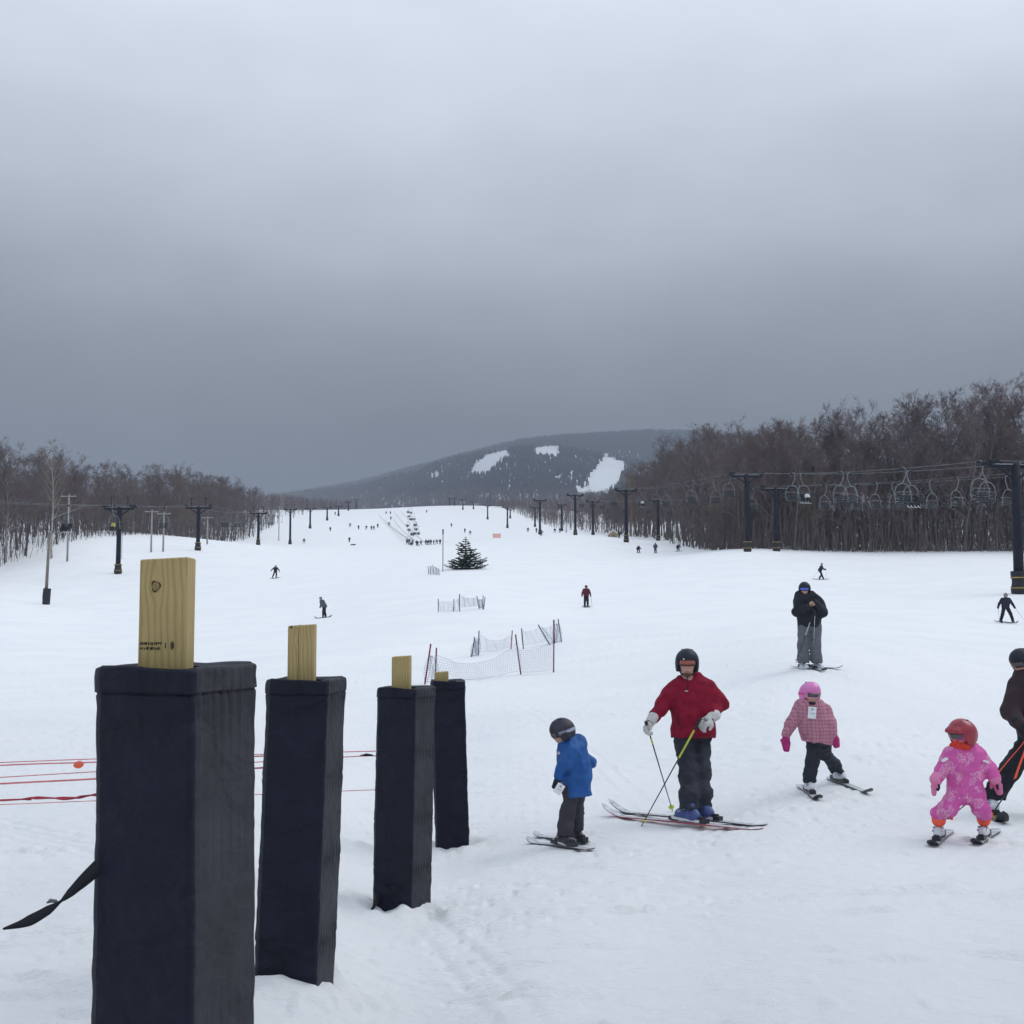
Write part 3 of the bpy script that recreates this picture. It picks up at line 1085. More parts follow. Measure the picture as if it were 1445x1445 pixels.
# the small lift in the middle of the slope: cables sloping down to a queue, chairs as dots above the snow
def PG(c, r, dr):
    """a point seen at a pixel, standing a little above the snow"""
    return P(c, r, G(c, r + dr)[1])


def low_cable(a, b, lab):
    q0, q1 = PG(a[0], a[1], 4), PG(b[0], b[1], 5)
    m = MB(); m.tube([q0 + (q1 - q0) * f - np.array([0, 0, .8]) * math.sin(math.pi * f) for f in np.linspace(0, 1, 12)], .055, 5)
    link('lift_cable', m.mesh('lift_cable', mat('dark_cable', (.05, .055, .065), .6)), label=lab, cat='cable', group='cables of the small middle lift')
    return q0, q1


SMALLR = []
LC = [((535, 727, 700), (576, 761, 392)), ((543, 733, 640), (587, 766, 378)), ((555, 733, 640), (589, 765, 376)), ((556, 722, 760), (601, 767, 366)), ((566, 722, 900), (590, 738, 700))]
for a, b in LC:
    low_cable(a, b, 'thin cable sloping down the hill to the queue at the small middle lift')
for (c, r, D) in ((576, 722, 880), (580, 723, 860), (577, 728, 800), (580, 732, 740), (584, 732, 730), (575, 741, 600), (586, 740, 610), (577, 747, 520), (587, 746, 530), (582, 753, 470), (585, 752, 480), (590, 752, 475), (576, 762, 400), (580, 766, 385)):
    q = PG(c, r, 5)
    SMALLR.append(q + [0, 0, 2.4])
    hang_chair(q + [0, 0, 2.4], .1, 'tiny dark chair of the small lift in mid slope', 'chairs of the small middle lift', 1, .95)

# ------------------------------------------------------------------ poles, fences, hut
wood_grey = mat('weathered_wood', (.20, .175, .15), .85, .25, 3, .3, 30, stretch=(4, 4, .4))
dark_net = mat('net_strand', (.46, .50, .58), .8, .1)
fence_red = mat('fence_pole_red', (.17, .022, .035), .5, .2, 6)
fence_blue = mat('fence_pole_blue', (.028, .035, .075), .5, .2, 6)


b = GD(66, 133); o = thing('padded_pole', b, 'leaning wooden pole with a lamp at its top and a black pad at its foot', 'pole')
top = P(70, 751, 133) - b
m = MB(); m.tube([(0, 0, -.4), tuple(top)], [.19, .14], 10); link('pole', m.mesh('pole', wood_grey, True), o)
m = MB(); m.tube([(.12, -.12, -.2), (.14, -.12, .9), (.20, -.12, 1.75)], [.40, .44, .42], 10); link('pad', m.mesh('pad', padm), o)
m = MB(); m.tube([tuple(top - [0, 0, .3]), tuple(top + [.35, 0, .05])], .04, 5); m.box(top + [.45, -.05, 0], (.38, .3, .25)); link('lamp', m.mesh('lamp', steel_l), o)


def utility(c, rt, D, label, span=1.1):
    b = GD(c, D); H = P(c, rt, D)[2] - b[2]
    o = thing('utility_pole', b, label, 'utility pole', 'utility poles in front of the left wood')
    m = MB(); m.tube([(0, 0, -.4), (0, 0, H)], [.16, .11], 8); link('pole', m.mesh('pole', mat('pale_pole', (.33, .32, .31), .8, .2, 3), True), o)
    m = MB(); m.box((0, -.14, H - .35), (span * 2, .12, .14)); link('crossarm', m.mesh('crossarm', MATS['pale_pole']), o)
    for s in (-1, 0, 1):
        m = MB(); m.tube([(s * span * .85, -.14, H - .28), (s * span * .85, -.14, H - .05)], .06, 6); link('insulator', m.mesh('insulator', steel_l), o)


utility(95, 697, 172, 'pale utility pole with crossarm right above the riders of a low chair')
utility(213, 719, 188, 'pale utility pole, thinner one of a close pair before the wood')
utility(230, 722, 190, 'pale utility pole, thicker one of a close pair before the wood')
utility(292, 728, 215, 'thin pale utility pole just right of the second rodded tower')
utility(393, 713, 380, 'far pale utility pole near the end of the left wood')

b = GD(625, 137); o = thing('marker_pole', b, 'slim tall pole standing beside the small spruce', 'pole')
H = P(625, 747, 137)[2] - b[2]
m = MB(); m.tube([(0, 0, -.3), (0, 0, H)], .05, 6); link('shaft', m.mesh('shaft', mat('pole_grey', (.16, .17, .18), .6)), o)
m = MB(); m.tube([(0, 0, H - .55), (0, 0, H + .02)], .08, 8); link('cap', m.mesh('cap', steel), o)


def fence(name, label, D, poles, nets, group=None):
    """poles: (x_top,y_top,x_foot,y_foot,dist,colour); nets: (pole i, pole j, sag, top fraction, bottom fraction, dark)"""
    base = P(poles[0][2], poles[0][3], poles[0][4]); base = gpt(base[0], base[1])
    o = thing(name, base, label, 'net fence', group)
    PT = []
    for (xt, yt, xf, yf, d, colr) in poles:
        f0 = P(xf, yf, d); g = gpt(f0[0], f0[1])
        t0 = P(xt, yt, d) + (g - f0)
        PT.append((g, t0))
        m = MB(); m.tube([g - (t0 - g) * .15 - base, t0 - base], .022 if d < 60 else .028, 7)
        link('pole', m.mesh('pole', colr), o)
    for (i, j, sag, tf, bf, cell, rr_) in nets:
        (g0, t0), (g1, t1) = PT[i], PT[j]
        L = np.linalg.norm(g1 - g0); Hh = np.linalg.norm(t0 - g0)
        nu, nv = max(4, int(L / cell)), max(4, int(Hh * (tf - bf) / cell))
        segs = []
        def at(u, v):
            a = g0 + (t0 - g0) * (bf + (tf - bf) * v); c = g1 + (t1 - g1) * (bf + (tf - bf) * v)
            p = a + (c - a) * u
            p = p.copy(); p[2] -= sag * 4 * u * (1 - u) * (.25 + .75 * v)
            nrm = np.array([-(g1 - g0)[1], (g1 - g0)[0], 0]) / (L + 1e-6)
            p += nrm * .05 * (math.sin(u * 9 + v * 4) + math.sin(u * 23 + 2 * v))
            gg = gz0(p[:1], p[1:2])[0] + .02
            p[2] = max(p[2], gg)
            return p - base
        Pg = [[at(u / nu, v / nv) for v in range(nv + 1)] for u in range(nu + 1)]
        for u in range(nu + 1):
            for v in range(nv):
                segs.append((Pg[u][v], Pg[u][v + 1], rr_, rr_))
        for v in range(nv + 1):
            for u in range(nu):
                r2 = rr_ * (1.8 if v in (0, nv) else 1)
                segs.append((Pg[u][v], Pg[u + 1][v], r2, r2))
        V, Fs = tubes_fast(segs, 3)
        link('netting', new_mesh('netting', V, Fs, dark_net), o)
    return o


R_, B_ = fence_red, fence_blue
fence('net_fence', 'red-poled net fence with sagging mesh just behind the row of padded posts', 36,
      [(608, 909, 599.6, 966, 33, R_), (616, 912, 614, 962, 33.5, R_), (727.5, 889.5, 735, 946, 36, R_), (781.8, 875, 781.3, 949.5, 36, R_)],
      [(0, 1, .0, .7, .05, .06, .006), (1, 2, .42, .80, .10, .075, .0036), (2, 3, .10, .60, .06, .05, .0036)])
fence('net_fence', 'dark-poled net fence standing behind the red-poled one', 48,
      [(670, 895, 665.5, 923.6, 47, B_), (676, 890, 675, 925, 47.5, B_), (723, 882, 721, 909, 49, R_), (736, 888, 738.6, 917, 48.5, B_),
       (759.4, 876.5, 776, 905, 49, B_), (787.6, 873.4, 792.3, 906, 50, B_), (781, 880, 783, 912, 49.6, B_)],
      [(0, 1, .0, .75, .05, .05, .008), (1, 2, .28, .85, .15, .075, .0040), (3, 4, .12, .9, .2, .07, .0040), (5, 6, .0, .8, .05, .05, .008), (4, 6, .15, .9, .1, .07, .006)])
fence('net_fence', 'middle net fence on the open snow between the spruce and the dark-poled fence', 80,
      [(618.5, 840.5, 618.5, 859, 80, B_), (640.6, 844, 640, 861, 79, B_), (648.4, 836, 648.6, 861, 78.5, B_), (673, 831, 676, 849, 82, B_), (681.7, 832, 681.7, 852, 81, B_), (684.6, 833, 682.6, 850, 82, B_)],
      [(0, 1, .05, .8, .08, .09, .006), (1, 2, .0, .75, .05, .09, .006), (2, 3, .12, .9, .25, .09, .006), (3, 4, .0, .7, .1, .07, .012)])
fence('net_fence', 'small far net fence left of the small spruce', 134,
      [(604, 788, 605, 800, 134, B_), (607.5, 790, 608, 802, 133, B_), (611, 789, 611.5, 803, 133, B_), (615, 793, 616, 804, 132, B_), (619, 796, 620, 806, 131, B_)],
      [(0, 2, .05, .9, .1, .1, .009), (2, 4, .05, .9, .1, .1, .009)])
fence('net_fence', 'short far net fence right of the small spruce', 142,
      [(677, 787, 678, 797, 143, B_), (680.5, 787, 681, 797, 143, B_)], [(0, 1, .03, .9, .1, .1, .012)])

# orange banner on the slope
b = GD(701, 345); o = thing('orange_banner', b, 'faded orange safety banner on the far slope', 'banner')
orange = mat('orange_mesh', (.85, .30, .20), .8, .1)
for s in (-1, 1):
    m = MB(); m.tube([(s * 1.05, 0, -.3), (s * 1.05, 0, 1.5)], .04, 5); link('pole', m.mesh('pole', fence_blue), o)
m = MB()
for k in range(7):
    m.box((0, -.02 * math.sin(k), .28 + k * .18), (2.1, .03, .11))
for k in range(9):
    m.box((-1.0 + k * .25, .03, .8), (.07, .03, 1.2))
link('netting', m.mesh('netting', orange), o)

# little snow-roofed hut by the lift
b = GD(865, 290); o = thing('snowy_hut', b, 'small tan hut with a snow-covered peaked roof by the lift', 'hut')
m = MB()
m.add([(-1.1, -1, -.3), (1.1, -1, -.3), (1.1, -1, .55), (0, -1, 1.5), (-1.1, -1, .55), (-1.1, 1.2, -.3), (1.1, 1.2, -.3), (1.1, 1.2, .55), (0, 1.2, 1.5), (-1.1, 1.2, .55)],
      [(0, 1, 2, 3, 4), (5, 9, 8, 7, 6), (0, 4, 9, 5), (1, 6, 7, 2)])
link('wall', m.mesh('wall', mat('hut_tan', (.40, .32, .20), .8)), o)
m = MB(); m.box((.15, -1.02, .2), (.6, .05, .9)); link('door', m.mesh('door', mat('hut_door', (.22, .17, .11), .8)), o)
rf = MB()
for s in (-1, 1):
    rf.add([(0, -1.25, 1.52), (s * 1.5, -1.25, .32), (s * 1.5, 1.4, .32), (0, 1.4, 1.52), (0, -1.25, 1.80), (s * 1.62, -1.25, .52), (s * 1.62, 1.4, .52), (0, 1.4, 1.80)],
           [(0, 1, 2, 3), (4, 7, 6, 5), (0, 4, 5, 1), (3, 2, 6, 7), (1, 5, 6, 2)])
link('roof', rf.mesh('roof', snow), o)
# ------------------------------------------------------------------ padded posts in front
vinyl = mat('pad_vinyl', (.0085, .0105, .0215), .52, .3, 5, .3, 420, spec=.18)
vinyl_side = mat('pad_cloth', (.032, .033, .041), .66, .2, 5, .35, 420, spec=.22)
for vm, st_b in ((vinyl, 1.0), (vinyl_side, .8)):      # creased cloth: stretched diagonal wrinkles over the fine weave
    vn, vb = nodes_of(vm)
    vt = vn.nodes.new('ShaderNodeTexCoord'); vmp = vn.nodes.new('ShaderNodeMapping')
    vmp.inputs['Rotation'].default_value = (.5, .35, .3); vmp.inputs['Scale'].default_value = (4.5, 4.5, 6.5)
    vn.links.new(vt.outputs['Object'], vmp.inputs[0])
    vz = vn.nodes.new('ShaderNodeTexNoise'); vz.inputs['Scale'].default_value = 1.6; vz.inputs['Detail'].default_value = 2.5; vz.inputs['Distortion'].default_value = .5
    vn.links.new(vmp.outputs[0], vz.inputs['Vector'])
    old = vb.inputs['Normal'].links[0].from_node
    vbp = vn.nodes.new('ShaderNodeBump'); vbp.inputs['Strength'].default_value = st_b; vbp.inputs['Distance'].default_value = .035
    vn.links.new(vz.outputs['Fac'], vbp.inputs['Height']); vn.links.new(old.outputs[0], vbp.inputs['Normal'])
    vn.links.new(vbp.outputs[0], vb.inputs['Normal'])
strap_m = mat('black_strap', (.012, .012, .018), .7, .1)

timber = bpy.data.materials.new('treated_timber'); timber.use_nodes = True
tn, tb = nodes_of(timber)
tb.inputs['Roughness'].default_value = .75
tb.inputs['Specular IOR Level'].default_value = .25


def N(t, **kw):
    q = tn.nodes.new(t)
    for k_, v_ in kw.items():
        setattr(q, k_, v_)
    return q


def M_(op, a, b=None, c=None):
    q = N('ShaderNodeMath', operation=op)
    for i, v_ in enumerate((a, b, c)):
        if v_ is None: continue
        if isinstance(v_, (int, float)): q.inputs[i].default_value = v_
        else: tn.links.new(v_, q.inputs[i])
    return q.outputs[0]


tco = N('ShaderNodeTexCoord'); tse = N('ShaderNodeSeparateXYZ'); tn.links.new(tco.outputs['Object'], tse.inputs[0])
oi = N('ShaderNodeObjectInfo')
X_, Y2, Z_ = tse.outputs
# a knot at local (-.026, z=-.083) on the front: the grain runs round it
dx = M_('ADD', X_, .022); dz = M_('ADD', Z_, .083)
r2 = M_('ADD', M_('MULTIPLY', dx, dx), M_('MULTIPLY', M_('MULTIPLY', dz, dz), .30))
push = M_('MULTIPLY', M_('DIVIDE', dx, M_('ADD', M_('SQRT', r2), .004)), M_('MULTIPLY', M_('EXPONENT', M_('MULTIPLY', r2, -900)), .017))
nzw = N('ShaderNodeTexNoise'); nzw.inputs['Scale'].default_value = 3.0; nzw.inputs['Detail'].default_value = 3
mpq = N('ShaderNodeMapping'); mpq.inputs['Scale'].default_value = (3, 3, .8)
tn.links.new(tco.outputs['Object'], mpq.inputs[0]); tn.links.new(mpq.outputs[0], nzw.inputs['Vector'])
gx_ = M_('ADD', M_('SUBTRACT', M_('ADD', X_, M_('MULTIPLY', Y2, .8)), push), M_('MULTIPLY', nzw.outputs['Fac'], .055))
ring = M_('SINE', M_('MULTIPLY', gx_, 330))
fine = N('ShaderNodeTexNoise'); fine.inputs['Scale'].default_value = 90; fine.inputs['Detail'].default_value = 4
mpf = N('ShaderNodeMapping'); mpf.inputs['Scale'].default_value = (4, 4, .12)
tn.links.new(tco.outputs['Object'], mpf.inputs[0]); tn.links.new(mpf.outputs[0], fine.inputs['Vector'])
blot = N('ShaderNodeTexNoise'); blot.inputs['Scale'].default_value = 9
tn.links.new(tco.outputs['Object'], blot.inputs['Vector'])
g01 = M_('ADD', M_('MULTIPLY', M_('POWER', M_('MULTIPLY_ADD', ring, .5, .5), 3.0), .34), M_('ADD', M_('MULTIPLY', fine.outputs['Fac'], .45), M_('MULTIPLY', blot.outputs['Fac'], .35)))
tr_ = N('ShaderNodeValToRGB')
tr_.color_ramp.elements[0].position, tr_.color_ramp.elements[1].position = .25, 1.0
tr_.color_ramp.elements[0].color, tr_.color_ramp.elements[1].color = (.42, .330, .150, 1), (.245, .172, .070, 1)
tn.links.new(g01, tr_.inputs[0])
tn.links.new(tr_.outputs[0], tb.inputs['Base Color'])
tbp = N('ShaderNodeBump'); tbp.inputs['Strength'].default_value = .3; tbp.inputs['Distance'].default_value = .002
tn.links.new(g01, tbp.inputs['Height']); tn.links.new(tbp.outputs[0], tb.inputs['Normal'])
knot_m = mat('knot_ring', (.060, .036, .018), .8, .4, 60)
knot_in = mat('knot_heart', (.25, .18, .08), .8, .25, 70)
ink = mat('stamp_ink', (.050, .038, .028), .8, .4, 150)


def rounded_square(hw, rc, n):
    """closed outline of n points starting at the middle of the front (-y) face; returns points and outward normals and face id"""
    per = 4 * (2 * (hw - rc)) + 2 * math.pi * rc
    pts, nr_, fid, fpos = [], [], [], []
    st = 2 * (hw - rc); ar = math.pi * rc / 2
    for i in range(n):
        s = (i / n * per + st / 2) % per
        k = int(s // (st + ar)); u = s - k * (st + ar)
        a = k * math.pi / 2
        R = np.array([[math.cos(a), -math.sin(a)], [math.sin(a), math.cos(a)]])
        if u < st:
            p = np.array([-st / 2 + u, -hw]); q = np.array([0, -1.0]); fp = u / st
        else:
            b = (u - st) / rc - math.pi / 2
            p = np.array([st / 2 + rc * math.cos(b), -hw + rc + rc * math.sin(b)]); q = np.array([math.cos(b), math.sin(b)]); fp = 1.0
        pts.append(R @ p); nr_.append(R @ q); fid.append(k); fpos.append(fp)
    return np.array(pts), np.array(nr_), np.array(fid), np.array(fpos)


def padded_post(i, q):
    x, y = q['xy']
    g = gz0(np.array([x]), np.array([y]))[0]
    zt = P(q['c'], q['top'], q['D'])[2]
    Hp = zt - g + .12
    lab = ['first padded post of the row, with a tall knotted timber top and a loose strap',
           'second padded post of the row, timber top with a crack, pad leaning',
           'third padded post of the row, overlapping the last one',
           'last padded post of the row, only a low stub of timber showing'][i]
    o = thing('padded_post', (x, y, g), lab, 'post', 'padded posts in a row')
    n, nv = 168, 230
    pts, nr2, fid, fpos = rounded_square(q['w'] / 2, .013, n)
    yaw = math.radians(q['yaw'])
    R = np.array([[math.cos(yaw), -math.sin(yaw)], [math.sin(yaw), math.cos(yaw)]])
    rs = np.random.default_rng(i + 40)
    V = []
    zz = np.concatenate([np.linspace(0, .10, 40)[:-1], np.linspace(.10, Hp, nv - 39)])   # depth below the pad's top
    side = ((fid == 1) | (fid == 3)).astype(float)
    wv = np.sin(fpos * 46 + rs.uniform(0, 6)) * .6 + np.sin(fpos * 83 + 1) * .4
    el_z = [.48 + rs.uniform(-.03, .03), .98 + rs.uniform(-.03, .03), 1.36]
    arc = np.arange(n) / n * 4 * q['w']
    for d in zz:
        hem = .072
        off = np.zeros(n)
        if d < hem:
            r_ = min(1, d / .012)
            off += -.010 * (1 - math.sqrt(max(0, 1 - (1 - r_) ** 2))) + .006 + .0025 * wv * (side * 1.2 + .35) * min(1, d / .02)
            off += .004 * vnoise2(arc * 22 + i * 9, np.full(n, d * 30))
        else:
            off += side * wv * .010 * math.exp(-(d - hem) / .09)
            if d < hem + .010: off -= .003
        for ez in el_z:
            e = d - ez - .06 * vnoise2(arc * 3, np.full(n, ez * 7))
            off += side * (-.0045 * np.exp(-(e / .012) ** 2) + wv * .008 * np.exp(-np.abs(e) / .06)) * (.25 if i == 0 else 1)
            off += (1 - side) * (-.0025) * np.exp(-(e / .01) ** 2)
        # big soft folds, diagonal towards the foot
        off += .005 * vnoise2(arc * 2.2 + i * 17, np.full(n, d * 2.1)) + .006 * np.abs(vnoise2(arc * 5 + d * 6, d * 9 - arc * 4 + i)) + .003 * np.abs(vnoise2(arc * 13 - d * 9, d * 21 + arc * 8 + i))
        if d > Hp * .62:
            k_ = min(1, (d - Hp * .62) / .3)
            off += k_ * .022 * vnoise2(arc * 3 + 5, d * 17 - arc * 9 + i * 3) * (1 - side * .6)
        off += .004 * np.clip(vnoise2(arc * 9 - d * 4, d * 13 + arc * 5 + 7 * i), 0, 1)
        bulge = .004 * math.sin(min(1, d / Hp) * math.pi)
        p2 = (pts + nr2 * (off + bulge)[:, None]) @ R.T
        zj = .006 * vnoise2(arc * 7 + i, np.full(n, 3.0)) if d < .09 else 0
        V.append(np.stack([p2[:, 0] + q['lean'][0] * d, p2[:, 1], np.full(n, zt - g - d) + zj + (.005 * np.cos(fpos * 3.1) * (1 - side) if d < .07 else 0)], 1))
    # the top folds in towards the timber
    for f in (.86, .66, .52):
        p2 = (pts * f) @ R.T
        V.insert(0, np.stack([p2[:, 0], p2[:, 1], np.full(n, zt - g + .003 - .030 * (1 - f)) + .010 * vnoise2(arc * 9, np.full(n, f * 8))], 1))
    V = np.array(V); nv_ = len(V)
    Fs, mi = [], []
    for a in range(nv_ - 1):
        for b in range(n):
            c = (b + 1) % n
            Fs.append((a * n + b, (a + 1) * n + b, (a + 1) * n + c, a * n + c))
            mi.append(1 if side[b] > .5 else 0)
    pad = link('pad', new_mesh('pad', V.reshape(-1, 3), np.array(Fs), [vinyl, vinyl_side], True, mi), o)
    # timber
    tz = P(q['tc'], q['ttop'], q['D'])
    ya = math.radians(q['tyaw'])
    t = .070
    tx = tz[0] - x
    bm_v, bm_f = [], []
    tp, tn2, _, _ = rounded_square(t, .004, 40)
    Rt = np.array([[math.cos(ya), -math.sin(ya)], [math.sin(ya), math.cos(ya)]])
    L = tz[2] - zt + .25
    for d in list(np.linspace(-.0, .004, 3)) + list(np.linspace(.01, L, 10)):
        w_ = 1 if d > .004 else .955 + .045 * (d / .004)
        bm_v.append(np.stack([tp[:, 0] * w_, tp[:, 1] * w_, np.full(40, -d) + .004 * (tp[:, 0] / t) * (1 if d < .005 else 0)], 1))
    nn = len(bm_v)
    for a in range(nn - 1):
        for b in range(40):
            c = (b + 1) % 40
            bm_f.append((a * 40 + b, (a + 1) * 40 + b, (a + 1) * 40 + c, a * 40 + c))
    bm_f.append(tuple(range(40)))
    to = link('timber', new_mesh('timber', np.array(bm_v).reshape(-1, 3), bm_f, timber), o, (tx + (0), 0, tz[2] - g))
    to.rotation_euler = (0, 0, ya)
    if i == 0:
        # knot and mill stamp on the front face
        K = MB(); k0 = []
        for rr0, rr1, yy in ((.0, .011, -.0712),):
            a = np.arange(20) * 2 * math.pi / 20
            K.add(np.stack([-.022 + rr1 * np.cos(a), np.full(20, yy), -.083 + rr1 * 1.25 * np.sin(a)], 1), [tuple(range(20))])
        kn = link('knot', K.mesh('knot', knot_in), to)
        K = MB(); a = np.arange(24) * 2 * math.pi / 24
        wv2 = 1 + .15 * np.sin(a * 3 + 1)
        rin, rout = .0105, .0135 * wv2
        K.add(np.concatenate([np.stack([-.022 + rin * np.cos(a), np.full(24, -.0716), -.083 + rin * 1.25 * np.sin(a)], 1),
                              np.stack([-.022 + rout * np.cos(a), np.full(24, -.0716), -.083 + rout * 1.25 * np.sin(a)], 1)]),
              [(j, (j + 1) % 24, 24 + (j + 1) % 24, 24 + j) for j in range(24)])
        link('knot_rim', K.mesh('knot_rim', knot_m), to)
        K = MB(); r_ = random.Random(4)
        for row, zr in ((0, -.252), (1, -.266)):
            xx = -.062
            while xx < -.004:
                w_ = r_.uniform(.0025, .006)
                K.box((xx, -.0712, zr + r_.uniform(-.001, .001)), (w_, .0006, r_.uniform(.004, .009)))
                if r_.random() < .5: K.box((xx + .002, -.0711, zr + .003), (w_ * 1.2, .0006, .002))
                xx += w_ + r_.uniform(.001, .003)
        for xx, hh in ((.010, .016), (.026, .020), (.030, .026), (.033, .015)):
            K.box((xx, -.0712, -.258), (.0028, .0006, hh))
        link('mill_stamp', K.mesh('mill_stamp', ink), to)
    if i == 1:
        K = MB(); K.box((-.012, -.0705, -.16), (.0016, .0015, .30)); K.box((-.010, -.02, .0012), (.0016, .1, .001)); link('crack', K.mesh('crack', knot_m), to)
        K = MB(); K.box((-.052, -.0708, -.010), (.010, .001, .014)); link('label_tab', K.mesh('label_tab', ink), to)
    return o, (x, y, g)


PO = [padded_post(i, q) for i, q in enumerate(POSTS)]

# loose strap of the first post, blown to the side
o0, b0 = PO[0]
pp = [P(140, 1222, 3.55), P(112, 1248, 3.5), P(88, 1270, 3.45), P(62, 1288, 3.42), P(35, 1302, 3.4), P(4, 1311, 3.38)]
pp = spline([v - np.array(b0) for v in pp], 30)
tw = np.interp(np.arange(30) / 29, [0, .3, .42, .55, .75, 1], [.028, .020, .004, .014, .016, .003])
V = []
for k in range(30):
    tg = pp[min(k + 1, 29)] - pp[max(k - 1, 0)]; tg /= np.linalg.norm(tg)
    nn = np.array([-tg[2], 0, tg[0]])
    for s, yy in ((-1, 0), (1, 0), (1, .0025), (-1, .0025)):
        V.append(pp[k] + nn * s * tw[k] + np.array([0, yy, 0]))
Fs = []
for k in range(29):
    for j in range(4):
        l = (j + 1) % 4
        Fs.append((k * 4 + j, k * 4 + l, k * 4 + 4 + l, k * 4 + 4 + j))
link('strap', new_mesh('strap', V, Fs, strap_m, True), o0)
o2, b2 = PO[2]
pp = spline([P(533, 1262, 9.3) - np.array(b2), P(529, 1277, 9.25) - np.array(b2), P(520, 1289, 9.2) - np.array(b2)], 10)
m = MB(); m.tube(pp, [.022] * 5 + [.016, .014, .012, .008, .004], 4); link('strap', m.mesh('strap', strap_m), o2)

# ropes strung to the posts from beyond the left edge
rope_m = mat('red_rope', (.55, .17, .18), .8, .2, 30)
tape_m = mat('red_webbing', (.46, .055, .085), .7, .25, 12, .3, 200)


def rope(pix, label, r=.0038, group='red ropes strung to the padded posts'):
    pts = spline([P(*v) for v in pix], 40)
    m = MB(); m.tube(pts, r, 6)
    return link('rope', m.mesh('rope', rope_m), label=label, cat='rope', group=group)


rope([(-420, 1092, 8.6), (0, 1076, 9.0), (135, 1071, 9.1), (370, 1064.5, 9.3), (490, 1061, 9.38), (545, 1059.5, 9.42)], 'topmost red rope running behind the padded posts to the third one')
rope([(-420, 1100, 6.2), (0, 1080, 6.4), (135, 1075.5, 6.45), (370, 1067, 6.5), (400, 1066, 6.52)], 'thin red rope just under the topmost one, ending at the second post')
rope([(-420, 1122, 8.5), (0, 1097, 9.0), (135, 1089, 9.1), (370, 1075, 9.3), (490, 1068, 9.38), (545, 1066, 9.42)], 'second red rope reaching the third post')
rope([(-420, 1130, 6.2), (0, 1106, 6.4), (135, 1099, 6.45), (362, 1084, 6.5), (400, 1081, 6.52)], 'red rope looped onto the second padded post', .005)
rope([(-420, 1152, 8.5), (0, 1135.5, 9.0), (135, 1130, 9.1), (370, 1121, 9.3), (490, 1116, 9.38), (545, 1114, 9.42)], 'lowest thin red rope, under the webbing', .003)
# webbing, twisted
pts = spline([P(-380, 1145, 3.5), P(0, 1129.5, 3.66), P(50, 1126, 3.68), P(100, 1126.5, 3.7), P(135, 1121.5, 3.72), P(200, 1117, 3.74)], 80)
V = []
for k in range(80):
    w_ = .0058 * (.45 + .55 * abs(math.sin(k * .30 + .6))); nn = np.array([0, math.sin(k * .3), 1.0]); nn /= np.linalg.norm(nn)
    for s, yy in ((-1, 0), (1, 0), (1, .002), (-1, .002)):
        V.append(pts[k] + nn * s * w_ + np.array([0, yy, 0]))
Fs = [(k * 4 + j, k * 4 + (j + 1) % 4, k * 4 + 4 + (j + 1) % 4, k * 4 + 4 + j) for k in range(79) for j in range(4)]
link('webbing', new_mesh('webbing', V, Fs, tape_m, True), label='twisted broad red webbing stretched to the first padded post', cat='webbing')
# orange float on the rope
c0 = P(111, 1079, 9.08)
m = MB(); pts = [c0 + np.array([-.038 + .076 * t_, 0, .008 - .016 * (1 - t_)]) for t_ in np.linspace(0, 1, 9)]
m.tube(pts, [.006, .018, .024, .027, .028, .027, .024, .018, .006], 12)
link('rope_float', m.mesh('rope_float', mat('orange_float', (.75, .12, .05), .5), True), label='small orange float threaded on the topmost red rope', cat='float')
# dark clip on the second rope
c0 = P(517, 1066, 9.4); m = MB(); m.tube([c0 + [-.05, 0, -.004], c0 + [.0, 0, .005], c0 + [.05, 0, 0]], [.006, .012, .007], 6)
link('rope_clip', m.mesh('rope_clip', strap_m), label='small black clip on the red rope at the third post', cat='clip')
# dark lump half buried in the snow behind the loose strap
b = G(74, 1271); m = MB(); m.tube([b + [-.035, 0, .004], b + [-.015, 0, .022], b + [.02, .01, .016], b + [.04, 0, .004]], [.008, .014, .012, .005], 7)
link('snow_lump', m.mesh('snow_lump', mat('dirty_ice', (.10, .11, .13), .8, .4, 40), True), label='small dark dirt lump lying on the snow behind the loose strap', cat='lump')
# ------------------------------------------------------------------ people
# bodies and clothes are grown as smooth surfaces round posed limbs
def smin(a, b, k):
    h = np.clip(.5 + .5 * (b - a) / k, 0, 1)
    return b + (a - b) * h - k * h * (1 - h)


def d_cone(p, a, b, ra, rb):
    ba = b - a
    L = max((ba * ba).sum(), 1e-9)
    t = np.clip(((p - a) @ ba) / L, 0, 1)
    return np.linalg.norm(p - a - t[:, None] * ba, axis=1) - (ra + (rb - ra) * t)


def d_ell(p, c, r, R=None):
    q = p - c
    if R is not None:
        q = q @ R
    r = np.asarray(r, float)
    k0 = np.linalg.norm(q / r, axis=1); k1 = np.linalg.norm(q / (r * r), axis=1) + 1e-9
    return k0 * (k0 - 1) / k1


_CORN = np.array([[i, j, k] for i in (0, 1) for j in (0, 1) for k in (0, 1)])
_EDG = [(a, b) for a in range(8) for b in range(a + 1, 8) if np.abs(_CORN[a] - _CORN[b]).sum() == 1]


